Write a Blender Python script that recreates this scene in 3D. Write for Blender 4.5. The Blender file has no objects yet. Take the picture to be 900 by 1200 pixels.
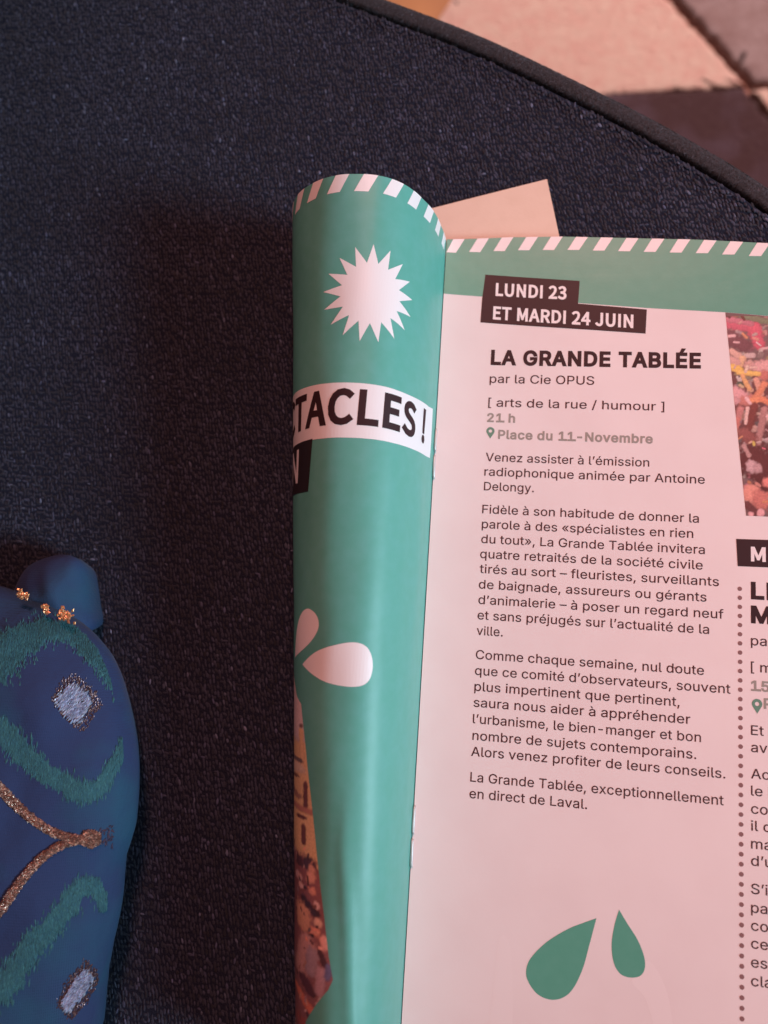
import bpy, bmesh, math, random
import numpy as np
from mathutils import Vector, Matrix, noise
from mathutils.geometry import delaunay_2d_cdt
random.seed(7)
rng = np.random.default_rng(7)
S = bpy.context.scene
COL = S.collection

# ------------------------------------------------------------------ camera pose (solved from the page's text grid)
TILT = (-0.16449835, 0.13836674, 0.06711089)
PAGE = 0.197            # metres from the lens to the page plane along the axis
OX = 0.0613326
def _rot(a, b, c):
    ca, sa, cb, sb, cc, sc = math.cos(a), math.sin(a), math.cos(b), math.sin(b), math.cos(c), math.sin(c)
    return (np.array([[1, 0, 0], [0, ca, -sa], [0, sa, ca]]) @ np.array([[cb, 0, sb], [0, 1, 0], [-sb, 0, cb]])
            @ np.array([[cc, -sc, 0], [sc, cc, 0], [0, 0, 1]]))
RM = _rot(*TILT)
def at(px, py, z=0.0):
    """point (mm) of the horizontal plane at height z (mm) seen at that spot of the photograph"""
    d = np.array([(px - 450) / 900, (py - 600) / 900, 1.0]); n = RM[:, 2]
    P = d * ((n[2] - z / 1000 / PAGE) / (d @ n)) - np.array([0, 0, 1])
    return 1000 * PAGE * (RM[:, 0] @ P - OX), -1000 * PAGE * (RM[:, 1] @ P)

cam = bpy.data.cameras.new('camera'); camo = bpy.data.objects.new('camera', cam); COL.objects.link(camo)
B3 = np.array([RM[:, 0], -RM[:, 1], -RM[:, 2]])
cpos = Vector((PAGE * (-RM[2, 0] - OX), PAGE * RM[2, 1], PAGE * RM[2, 2]))
m = Matrix.Identity(4)
for i, v in enumerate((B3[:, 0], -B3[:, 1], -B3[:, 2])):
    for k in range(3): m[k][i] = v[k]
for k in range(3): m[k][3] = cpos[k]
camo.matrix_world = m
cam.sensor_fit = 'HORIZONTAL'; cam.sensor_width = 36; cam.lens = 36
cam.clip_start = 0.01; cam.clip_end = 20
cam.dof.use_dof = True; cam.dof.focus_distance = 0.186; cam.dof.aperture_fstop = 13.5
S.camera = camo

# ------------------------------------------------------------------ light
W = bpy.data.worlds.new('World'); S.world = W; W.use_nodes = True
W.node_tree.nodes['Background'].inputs[0].default_value = (1.0, .52, .44, 1)
W.node_tree.nodes['Background'].inputs[1].default_value = .115
def aim(o, loc, target):
    o.location = loc
    o.rotation_euler = (Vector(target) - Vector(loc)).to_track_quat('-Z', 'Y').to_euler()
def area(name, loc, target, size, power, color, spread=180, size_y=None):
    l = bpy.data.lights.new(name, 'AREA'); l.energy = power; l.color = color; l.size = size
    if size_y: l.shape = 'RECTANGLE'; l.size_y = size_y
    l.spread = math.radians(spread)
    o = bpy.data.objects.new(name, l); COL.objects.link(o); aim(o, loc, target)
def spot(name, loc, target, power, color, cone, blend, radius):
    l = bpy.data.lights.new(name, 'SPOT'); l.energy = power; l.color = color
    l.spot_size = math.radians(cone); l.spot_blend = blend; l.shadow_soft_size = radius
    o = bpy.data.objects.new(name, l); COL.objects.link(o); aim(o, loc, target)
# cool daylight from a window on the right, warm lamp overhead, plus an added fill spot that brightens the rug
spot('window_light', (1.30, -.26, .65), (-.155, .115, 0), 300.0, (.575, .86, 1.0), 19.0, 1.0, .31)
spot('ceiling_lamp', (.22, 1.10, 1.20), (.115, .015, 0), 170.0, (1.0, .40, .34), 19.5, 1.0, .24)
spot('rug_fill_light', (.75, 1.3, .9), (.15, .50, -.42), 200.0, (1.0, .72, .68), 30, .6, .15)
S.view_settings.view_transform = 'Standard'; S.view_settings.look = 'None'
S.view_settings.exposure = 0; S.view_settings.gamma = 1
S.cycles.use_denoising = True

# ------------------------------------------------------------------ helpers
def link(name, me, mat=None, parent=None, smooth=False):
    if mat: me.materials.append(mat)
    o = bpy.data.objects.new(name, me); COL.objects.link(o)
    if parent: o.parent = parent
    if smooth:
        me.polygons.foreach_set('use_smooth', [True] * len(me.polygons))
    return o
def mesh(name, V, F, mat=None, parent=None, smooth=False):
    """vertices in millimetres"""
    me = bpy.data.meshes.new(name)
    me.from_pydata([(x / 1000, y / 1000, z / 1000) for x, y, z in V], [], F); me.update()
    return link(name, me, mat, parent, smooth)
def thing(name, label, cat, loc=(0, 0, 0), group=None):
    o = bpy.data.objects.new(name, None); COL.objects.link(o); o.location = [c / 1000 for c in loc]
    o['label'] = label; o['category'] = cat; o.empty_display_size = .02
    if group: o['group'] = group
    return o
def grid(nu, nv, f):
    V = [f(i / nu, j / nv) for j in range(nv + 1) for i in range(nu + 1)]
    F = [(j * (nu + 1) + i, j * (nu + 1) + i + 1, (j + 1) * (nu + 1) + i + 1, (j + 1) * (nu + 1) + i) for j in range(nv) for i in range(nu)]
    return V, F

# ------------------------------------------------------------------ materials
def mat(name, base, rough=.5, spec=.5, bump=None, var=None, metal=0, sheen=0, attr=None, coat=0, ribs=None):
    """bump=(scale, strength, distance)  var=(scale, colour2, low, high)"""
    m = bpy.data.materials.new(name); m.use_nodes = True
    nt = m.node_tree; N = nt.nodes; L = nt.links; b = N['Principled BSDF']
    b.inputs['Base Color'].default_value = (*base, 1); b.inputs['Roughness'].default_value = rough
    b.inputs['Specular IOR Level'].default_value = spec; b.inputs['Metallic'].default_value = metal
    b.inputs['Sheen Weight'].default_value = sheen; b.inputs['Coat Weight'].default_value = coat
    tc = N.new('ShaderNodeTexCoord'); src = None
    if attr:
        a = N.new('ShaderNodeAttribute'); a.attribute_name = attr; src = a.outputs['Color']
    if var:
        n = N.new('ShaderNodeTexNoise'); n.inputs['Scale'].default_value = var[0]; n.inputs['Detail'].default_value = 5
        L.new(tc.outputs['Object'], n.inputs['Vector'])
        r = N.new('ShaderNodeMapRange'); r.inputs['From Min'].default_value = var[2]; r.inputs['From Max'].default_value = var[3]
        L.new(n.outputs['Fac'], r.inputs['Value'])
        mx = N.new('ShaderNodeMix'); mx.data_type = 'RGBA'
        if src: L.new(src, mx.inputs['A'])
        else: mx.inputs['A'].default_value = (*base, 1)
        mx.inputs['B'].default_value = (*var[1], 1); L.new(r.outputs['Result'], mx.inputs['Factor'])
        src = mx.outputs['Result']
    if src: L.new(src, b.inputs['Base Color'])
    if ribs:         # woven ribs: pitch in metres, strength
        hs = []
        for d_, p_ in (('X', ribs[0]), ('Y', ribs[0] * 1.7)):
            w = N.new('ShaderNodeTexWave'); w.bands_direction = d_; w.inputs['Scale'].default_value = .314 / p_
            w.inputs['Distortion'].default_value = 1.5; w.inputs['Detail'].default_value = 2; w.inputs['Detail Scale'].default_value = 3
            L.new(tc.outputs['Object'], w.inputs['Vector']); hs.append(w)
        mm_ = N.new('ShaderNodeMath'); mm_.operation = 'MULTIPLY_ADD'; mm_.inputs[1].default_value = 1.0
        L.new(hs[0].outputs['Fac'], mm_.inputs[0]); L.new(hs[1].outputs['Fac'], mm_.inputs[2])
        rb = N.new('ShaderNodeBump'); rb.inputs['Strength'].default_value = ribs[1]; rb.inputs['Distance'].default_value = .00015
        L.new(mm_.outputs[0], rb.inputs['Height'])
    if bump:
        bs = bump if isinstance(bump, list) else [bump]; prev = rb if ribs else None
        for sc, st, di in bs:
            n = N.new('ShaderNodeTexNoise'); n.inputs['Scale'].default_value = sc; n.inputs['Detail'].default_value = 4
            L.new(tc.outputs['Object'], n.inputs['Vector'])
            bp = N.new('ShaderNodeBump'); bp.inputs['Strength'].default_value = st; bp.inputs['Distance'].default_value = di
            L.new(n.outputs['Fac'], bp.inputs['Height'])
            if prev: L.new(prev.outputs['Normal'], bp.inputs['Normal'])
            prev = bp
        L.new(prev.outputs['Normal'], b.inputs['Normal'])
    return m
PB = [(1500, .06, .0002), (45, .05, .0035)]
M_paper = mat('paper', (.79, .725, .725), .46, .42, PB, (60, (.77, .70, .70), .4, .65))
M_teal = mat('teal_print', (.10, .37, .30), .46, .42, PB, (350, (.115, .39, .335), .35, .7))
M_tealR = mat('teal_print_flat', (.095, .34, .25), .42, .5, PB, (350, (.105, .355, .265), .35, .7))
M_white = mat('unprinted_white', (.82, .785, .79), .40, .5, PB)
M_black = mat('black_print', (.022, .012, .013), .36, .5, PB)
M_brown = mat('brown_black_print', (.036, .014, .017), .5, .3, PB)
M_ink = mat('text_ink', (.06, .026, .03), .55, .25)
M_dark = mat('title_ink', (.034, .013, .016), .55, .25)
M_grey = mat('grey_green_ink', (.30, .29, .26), .45, .4)
M_pin = mat('pin_ink', (.13, .27, .20), .45, .4)
M_dot = mat('dot_ink', (.24, .13, .13), .45, .4)
M_ghost = mat('faint_print', (.80, .735, .735), .42, .5, PB)
M_photo = mat('photo_print', (.5, .3, .3), .42, .5, PB, attr='ink')
M_steel = mat('staple_wire', (.62, .61, .61), .5, .5, metal=.5)
M_card = mat('pale_card', (.80, .62, .50), .6, .3, [(1500, .15, .0002)], (200, (.77, .59, .47), .4, .7))
INK = {'ink': M_ink, 'dark': M_dark, 'grey': M_grey, 'white': M_white}

# ---- letter outlines (700 units high capitals) and the printed matter, in page millimetres
BODY_GLYPHS = {
 ' ':(258,[]),
 ',':(258,[[52,-164,93,98,188,98,116,-164]]),
 '-':(623,[[463,336,463,258,157,258,157,336]]),
 '.':(258,[[131,-6,107,-2,87,12,73,32,68,56,73,81,87,101,107,115,131,119,155,115,176,101,189,81,194,56,189,32,176,12,155,-2]]),
 '/':(343,[[323,732,98,-105,20,-105,245,732]]),
 '1':(623,[[105,0,105,75,538,75,538,0],[379,699,379,0,292,0,292,616,288,616,118,492,118,587,273,699]]),
 '2':(623,[[88,0,88,65,322,315,388,388,411,419,427,449,437,479,440,511,436,546,423,576,402,600,376,617,344,628,307,632,269,628,237,615,210,595,191,568,179,536,175,498,90,498,97,557,119,608,152,651,197,682,250,702,309,709,369,702,421,683,464,652,496,612,517,565,524,512,520,474,510,437,491,398,462,356,421,306,367,247,210,83,210,78,535,78,535,0]]),
 '5':(623,[[304,-9,245,-3,192,15,148,44,114,83,91,128,82,179,168,179,175,149,190,122,211,100,238,83,270,72,304,69,344,74,380,88,409,112,432,143,446,181,451,223,446,266,431,304,408,336,378,360,341,376,300,381,265,378,230,369,200,355,176,338,92,347,132,699,504,699,504,622,207,622,184,415,187,415,213,433,244,447,279,456,315,459,362,454,404,441,442,420,474,392,501,358,521,318,533,273,538,224,530,160,507,104,471,57,424,21,368,-2]]),
 'A':(660,[[23,0,277,699,380,699,637,0,543,0,395,416,363,512,319,658,337,658,293,510,262,416,117,0],[151,195,151,273,508,273,508,195]]),
 'B':(627,[[83,0,83,699,331,699,398,693,452,675,494,645,524,608,541,563,547,514,543,473,532,440,513,414,490,393,463,378,433,367,433,361,466,354,499,338,529,313,553,279,569,238,575,187,568,137,550,92,519,54,474,25,414,6,339,0],[171,78,337,78,407,86,453,110,480,145,489,188,484,222,471,253,449,279,420,300,384,313,341,317,171,317],[171,392,327,392,364,396,396,407,423,425,444,449,458,478,462,512,454,554,430,590,389,613,330,621,171,621]]),
 'C':(701,[[368,-9,282,2,207,34,144,87,96,158,65,246,55,349,65,452,96,541,144,612,207,665,282,698,368,709,419,705,468,693,513,674,553,648,587,615,616,575,637,530,650,479,561,479,551,513,535,542,515,568,491,589,464,606,434,617,401,624,368,627,307,619,252,594,207,555,172,500,150,432,142,349,150,267,172,199,207,144,253,105,307,81,368,73,401,75,434,82,464,94,491,111,515,132,535,157,551,187,561,221,650,221,637,170,616,125,588,85,553,52,513,26,468,6,420,-5]]),
 'D':(691,[[301,0,132,0,132,78,295,78,373,87,437,111,486,151,521,205,542,272,549,351,542,429,521,496,487,549,439,589,378,613,304,621,128,621,128,699,310,699,405,689,485,658,549,607,596,538,625,452,635,351,625,249,596,163,548,94,482,42,399,11],[171,699,171,0,83,0,83,699]]),
 'E':(576,[[83,0,83,699,512,699,512,621,171,621,171,393,489,393,489,315,171,315,171,78,516,78,516,0]]),
 'F':(564,[[83,0,83,699,507,699,507,621,171,621,171,383,476,383,476,304,171,304,171,0]]),
 'G':(715,[[369,-9,282,2,205,35,142,88,95,159,65,247,55,349,65,452,95,541,142,612,205,665,280,698,364,709,418,705,468,692,514,672,554,645,589,612,618,572,639,528,652,479,561,479,548,512,532,541,513,566,490,587,463,604,434,617,401,624,365,627,305,619,252,595,207,555,172,500,150,432,142,349,150,267,172,199,207,145,253,105,308,81,369,73,425,79,474,98,514,128,545,169,564,220,570,278,597,274,389,274,389,352,657,352,657,275,648,194,620,125,576,68,518,26,448,-1]]),
 'L':(540,[[83,0,83,699,171,699,171,78,497,78,497,0]]),
 'M':(864,[[83,0,83,699,208,699,381,257,395,219,411,169,428,115,442,67,422,67,437,114,454,167,470,218,484,257,655,699,781,699,781,0,693,0,693,400,694,449,695,507,696,568,697,629,705,629,684,563,663,499,643,442,627,400,470,0,393,0,234,400,219,441,199,496,177,561,154,629,163,629,165,572,166,511,167,452,168,400,168,0]]),
 'N':(720,[[83,0,83,699,187,699,472,251,499,207,533,147,569,76,557,74,551,149,549,216,548,268,548,699,637,699,637,0,532,0,278,399,244,455,204,524,148,622,164,624,168,528,171,451,172,400,172,0]]),
 'O':(733,[[367,-9,282,2,207,34,144,87,96,158,66,246,55,349,66,452,96,541,144,612,207,665,282,698,367,709,452,698,527,665,590,612,638,541,668,452,678,349,668,246,638,158,590,87,527,34,452,2],[367,73,427,81,480,104,526,144,561,198,584,267,591,349,584,432,561,501,526,556,480,595,427,619,367,627,307,619,253,595,208,555,172,501,150,432,142,349,150,267,172,198,208,144,253,105,307,81]]),
 'P':(611,[[83,0,83,699,323,699,397,692,457,670,503,636,536,591,555,538,562,478,555,418,536,365,503,320,457,285,397,263,323,255,150,255,150,333,320,333,369,338,408,352,438,374,458,404,470,439,474,478,470,517,458,552,438,581,408,603,369,617,319,622,171,622,171,0]]),
 'R':(617,[[83,0,83,699,324,699,398,693,458,672,504,639,537,595,556,543,563,484,556,425,537,373,504,331,458,299,398,278,324,272,132,272,132,351,321,351,370,355,409,367,439,387,459,413,471,446,475,484,471,523,459,557,439,584,409,604,370,617,320,622,171,622,171,0],[485,0,316,315,416,315,588,0]]),
 'S':(614,[[307,-12,236,-6,175,13,125,43,88,83,63,131,53,188,144,188,152,151,170,121,196,97,229,81,267,71,307,68,353,71,393,83,427,101,453,126,470,157,475,192,470,222,457,246,435,265,407,281,374,294,337,306,253,329,176,358,119,398,83,449,71,512,79,568,103,616,140,655,189,684,247,703,312,709,378,703,435,684,482,655,519,617,542,571,551,520,464,520,449,566,415,601,368,623,309,630,267,627,230,616,200,598,177,575,163,547,158,516,164,484,180,459,204,439,233,424,292,403,363,384,428,362,462,347,493,327,521,302,542,272,557,235,561,191,554,136,531,87,495,46,445,15,382,-6]]),
 'T':(617,[[44,621,44,699,573,699,573,621,353,621,353,0,265,0,265,621]]),
 'U':(711,[[356,-11,278,-3,212,21,157,60,116,110,91,170,83,238,83,699,171,699,171,245,177,198,193,155,221,120,257,93,303,77,356,71,409,77,455,93,491,120,518,155,534,198,540,245,540,699,629,699,629,238,620,170,595,110,554,60,500,21,433,-3]]),
 'V':(660,[[280,0,23,699,116,699,264,284,296,189,341,42,323,42,367,190,398,284,543,699,637,699,382,0]]),
 '[':(376,[[139,-132,139,741,325,741,325,670,220,670,220,-60,325,-60,325,-132]]),
 ']':(376,[[51,-132,51,-60,156,-60,156,670,51,670,51,741,236,741,236,-132]]),
 'a':(535,[[220,-12,173,-7,130,7,93,30,65,61,48,101,42,148,46,189,59,221,80,246,107,265,138,280,172,290,245,302,321,312,347,316,365,323,375,334,379,350,379,353,376,383,367,408,351,428,330,443,302,452,269,455,234,452,205,443,181,430,162,414,147,395,138,376,56,400,78,443,108,476,143,500,183,516,225,525,267,529,296,527,329,522,362,512,393,495,421,472,443,440,458,399,463,346,463,0,380,0,380,71,375,71,363,53,346,34,324,16,296,1,261,-8],[234,62,277,67,313,81,342,102,362,128,375,158,379,190,379,261,371,255,357,250,318,242,275,235,241,231,212,226,185,218,161,207,142,192,130,171,126,144,130,120,140,99,157,83,178,72,205,65]]),
 'b':(584,[[315,-11,272,-7,237,5,210,23,189,43,162,81,154,81,154,0,72,0,72,699,156,699,156,439,162,439,189,475,209,495,236,512,271,525,315,529,376,520,430,496,475,456,508,402,530,336,537,260,530,182,509,116,475,62,431,22,377,-3],[303,64,347,71,384,90,413,121,434,160,447,208,451,261,447,313,434,359,414,398,385,428,348,447,303,453,258,447,222,429,193,400,172,361,159,315,155,261,159,206,172,158,193,119,222,89,259,71]]),
 'c':(544,[[285,-11,218,-3,161,23,113,63,77,117,54,182,47,258,54,334,77,400,113,454,161,495,218,520,285,529,322,526,357,519,390,506,419,489,445,468,467,443,485,413,497,381,416,360,409,380,399,398,386,413,371,427,353,438,333,447,310,452,285,453,238,447,200,426,170,395,149,355,137,309,132,258,137,208,149,161,170,122,200,91,238,71,285,64,310,66,334,71,354,79,372,91,388,105,401,122,411,141,418,161,499,141,487,107,469,77,447,51,421,29,391,12,358,-1,323,-9]]),
 'd':(584,[[269,-11,207,-3,153,22,109,62,75,116,54,182,47,260,54,336,75,402,109,456,154,496,208,520,269,529,313,525,348,512,375,495,395,475,421,439,427,439,427,699,511,699,511,0,430,0,430,81,422,81,395,43,374,23,347,5,312,-7],[281,64,325,71,362,89,391,119,412,158,424,206,429,261,424,315,412,361,391,400,362,429,325,447,281,453,236,447,199,428,170,398,149,359,137,313,132,261,137,208,149,160,170,121,200,90,237,71]]),
 'e':(555,[[292,-11,221,-3,161,23,112,63,77,117,54,182,47,257,54,332,76,398,111,453,158,494,216,520,282,529,324,525,365,514,404,496,439,469,468,433,491,388,505,332,510,267,510,233,103,233,103,304,465,304,426,278,422,327,409,369,389,405,361,431,325,448,282,454,238,448,201,431,172,404,150,371,136,332,132,290,132,244,137,191,152,146,176,110,208,84,247,69,292,63,322,66,349,73,372,84,392,100,409,120,420,145,502,125,486,87,461,54,428,27,388,6,343,-7]]),
 'f':(349,[[314,522,314,450,9,450,9,522],[111,0,111,593,116,634,131,668,155,694,186,713,221,725,258,729,306,724,334,716,313,644,296,649,268,652,235,647,212,632,199,609,195,576,195,0]]),
 'g':(585,[[284,-207,230,-203,184,-192,145,-174,113,-151,88,-125,69,-95,139,-56,167,-91,187,-107,212,-121,244,-131,284,-134,342,-126,388,-103,418,-64,428,-8,428,94,421,94,394,57,374,38,347,22,312,10,268,7,208,14,155,37,110,73,76,124,54,187,47,263,54,338,76,403,110,456,154,496,208,520,269,529,314,525,349,513,376,495,396,476,423,438,430,438,430,522,512,522,512,-12,505,-74,482,-123,446,-161,399,-187,345,-202],[282,81,326,87,362,103,391,130,412,166,425,212,430,265,425,317,413,363,392,401,363,429,326,447,282,453,237,447,200,428,170,399,149,361,137,316,132,265,137,213,150,169,171,132,200,104,237,87]]),
 'h':(564,[[156,312,156,0,72,0,72,699,156,699,156,395,141,395,170,457,209,498,257,521,313,529,362,523,406,507,442,479,469,441,485,391,491,330,491,0,407,0,407,323,399,378,375,419,338,444,289,453,253,448,221,436,194,416,174,389,161,354]]),
 'i':(229,[[72,0,72,522,156,522,156,0],[115,609,93,613,74,625,61,643,57,664,61,686,74,704,93,716,115,720,138,716,157,704,169,686,174,664,169,643,157,625,138,613]]),
 'j':(229,[[72,522,156,522,156,-41,152,-86,140,-124,118,-155,89,-178,51,-192,5,-196,-14,-196,-14,-119,3,-119,34,-114,56,-99,68,-74,72,-40],[115,609,92,613,73,625,61,643,56,664,61,686,73,704,92,716,115,720,137,716,156,704,169,686,173,664,169,643,156,625,137,613]]),
 'l':(260,[[192,-3,139,4,102,28,80,65,72,116,72,699,156,699,156,136,159,105,165,86,179,75,201,71,220,72,233,75,248,4,222,-1]]),
 'm':(838,[[72,0,72,522,154,522,154,406,148,406,162,444,182,476,207,500,237,517,268,527,301,531,354,522,395,496,425,456,441,405,430,405,443,441,464,472,491,497,523,515,560,527,600,531,644,526,684,511,717,486,743,452,760,406,766,351,766,0,682,0,682,349,674,398,650,430,615,448,576,454,543,451,515,440,492,422,475,399,464,371,461,340,461,0,377,0,377,357,370,397,348,428,315,448,274,454,245,451,217,440,192,422,173,398,160,366,156,327,156,0]]),
 'n':(563,[[156,312,156,0,72,0,72,522,154,522,154,395,141,395,170,457,209,498,257,521,313,529,362,523,406,507,441,479,468,441,485,391,491,330,491,0,407,0,407,323,399,378,375,419,338,444,289,453,253,448,221,436,194,416,174,389,161,354]]),
 'o':(571,[[285,-11,218,-3,161,23,113,63,77,117,54,182,47,258,54,334,77,400,113,454,161,495,218,520,285,529,352,520,411,495,458,454,494,400,516,334,524,258,516,182,494,117,458,63,411,23,352,-3],[285,64,333,71,372,91,401,122,422,161,435,208,439,258,435,308,422,355,401,395,372,426,333,447,285,453,238,447,200,426,170,395,149,355,137,309,132,258,137,208,149,161,170,122,200,91,238,71]]),
 'p':(584,[[72,-196,72,522,154,522,154,439,162,439,189,475,209,495,236,512,271,525,315,529,376,520,430,496,475,456,508,402,530,336,537,260,530,182,509,116,475,62,431,22,377,-3,315,-11,272,-7,237,5,210,23,190,43,162,81,156,81,156,-196],[303,64,347,71,384,90,413,121,434,160,447,208,451,261,447,313,434,359,414,398,385,428,348,447,303,453,258,447,222,429,193,400,172,361,159,315,155,261,159,206,172,158,193,119,222,89,259,71]]),
 'q':(584,[[511,-196,427,-196,427,81,421,81,394,43,374,23,347,5,312,-7,269,-11,207,-3,153,22,109,62,75,116,54,182,47,260,54,336,75,402,109,456,154,496,208,520,269,529,313,525,348,512,375,495,395,475,422,439,430,439,430,522,511,522],[281,64,325,71,362,89,391,119,412,158,424,206,429,261,424,315,412,361,391,400,362,429,325,447,281,453,236,447,199,428,170,398,149,359,137,313,132,261,137,208,149,160,170,121,200,90,237,71]]),
 'r':(356,[[72,0,72,522,154,522,154,441,159,441,179,477,210,505,249,523,293,529,315,529,335,528,335,443,316,446,284,448,250,444,219,433,193,414,173,390,160,360,156,326,156,0]]),
 's':(502,[[250,-11,199,-7,154,5,116,25,85,52,62,87,49,130,129,146,145,109,171,83,206,68,249,62,298,68,336,86,360,111,369,141,364,166,349,187,325,202,292,213,205,234,143,255,99,286,73,326,64,376,71,419,89,456,119,486,158,509,205,524,257,529,307,524,349,512,384,493,411,466,431,435,446,399,369,381,355,409,334,434,302,451,258,457,215,452,180,436,157,411,149,381,155,355,170,334,197,319,236,307,315,288,378,266,421,236,447,196,455,146,449,103,430,65,399,33,357,9,307,-6]]),
 't':(313,[[280,522,280,450,9,450,9,522],[89,648,173,648,173,134,177,105,187,84,206,72,234,69,255,70,277,74,293,2,264,-4,231,-6,171,3,127,29,99,71,89,128]]),
 'u':(564,[[251,-7,201,-2,158,15,122,42,95,81,78,130,72,191,72,522,156,522,156,198,164,144,188,103,226,78,275,69,311,73,342,85,369,105,390,133,403,168,407,210,407,522,491,522,491,0,410,0,410,126,422,126,393,64,353,23,305,1]]),
 'v':(535,[[223,0,24,522,116,522,227,213,257,119,283,29,253,29,279,119,308,213,419,522,511,522,311,0]]),
 'x':(521,[[29,0,236,300,235,235,39,522,138,522,203,420,246,348,285,283,241,283,278,348,321,420,387,522,484,522,287,232,287,294,492,0,394,0,317,117,275,187,238,250,281,250,245,187,204,117,126,0]]),
 'y':(535,[[65,-191,84,-118,98,-120,121,-124,143,-122,162,-115,179,-102,194,-80,207,-49,223,-2,24,522,116,522,227,213,257,119,283,29,253,29,278,119,308,213,420,522,511,522,281,-80,263,-117,243,-147,219,-170,192,-187,161,-196,126,-200,89,-197]]),
 'z':(523,[[57,0,57,63,349,439,349,444,66,444,66,522,457,522,457,455,173,83,173,77,466,77,466,0]]),
 '«':(554,[[231,68,45,287,231,507,328,507,144,287,328,68],[422,68,236,287,422,507,518,507,335,287,518,68]]),
 '»':(554,[[36,68,219,287,36,507,131,507,318,287,131,68],[226,68,409,287,226,507,322,507,509,287,322,68]]),
 'É':(576,[[83,0,83,699,512,699,512,621,171,621,171,393,489,393,489,315,171,315,171,78,516,78,516,0],[262,768,328,906,422,906,331,768]]),
 'à':(535,[[220,-12,173,-7,130,7,93,30,65,61,48,101,42,148,46,189,59,221,80,246,107,265,138,280,172,290,245,302,321,312,347,316,365,323,375,334,379,350,379,353,376,383,367,408,351,428,330,443,302,452,269,455,234,452,205,443,181,430,162,414,147,395,138,376,56,400,78,443,108,476,143,500,183,516,225,525,267,529,296,527,329,522,362,512,393,495,421,472,443,440,458,399,463,346,463,0,380,0,380,71,375,71,363,53,346,34,324,16,296,1,261,-8],[234,62,277,67,313,81,342,102,362,128,375,158,379,190,379,261,371,255,357,250,318,242,275,235,241,231,212,226,185,218,161,207,142,192,130,171,126,144,130,120,140,99,157,83,178,72,205,65],[227,590,137,728,230,728,296,590]]),
 'è':(555,[[292,-11,221,-3,161,23,112,63,77,117,54,182,47,257,54,332,76,398,111,453,158,494,216,520,282,529,324,525,365,514,404,496,439,469,468,433,491,388,505,332,510,267,510,233,103,233,103,304,465,304,426,278,422,327,409,369,389,405,361,431,325,448,282,454,238,448,201,431,172,404,150,371,136,332,132,290,132,244,137,191,152,146,176,110,208,84,247,69,292,63,322,66,349,73,372,84,392,100,409,120,420,145,502,125,486,87,461,54,428,27,388,6,343,-7],[247,590,156,728,250,728,316,590]]),
 'é':(555,[[292,-11,221,-3,161,23,112,63,77,117,54,182,47,257,54,332,76,398,111,453,158,494,216,520,282,529,324,525,365,514,404,496,439,469,468,433,491,388,505,332,510,267,510,233,103,233,103,304,465,304,426,278,422,327,409,369,389,405,361,431,325,448,282,454,238,448,201,431,172,404,150,371,136,332,132,290,132,244,137,191,152,146,176,110,208,84,247,69,292,63,322,66,349,73,372,84,392,100,409,120,420,145,502,125,486,87,461,54,428,27,388,6,343,-7],[243,590,309,728,403,728,312,590]]),
 '–':(481,[[481,336,481,258,0,258,0,336]]),
 '’':(243,[[71,438,112,699,207,699,135,438]]),
}
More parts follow.
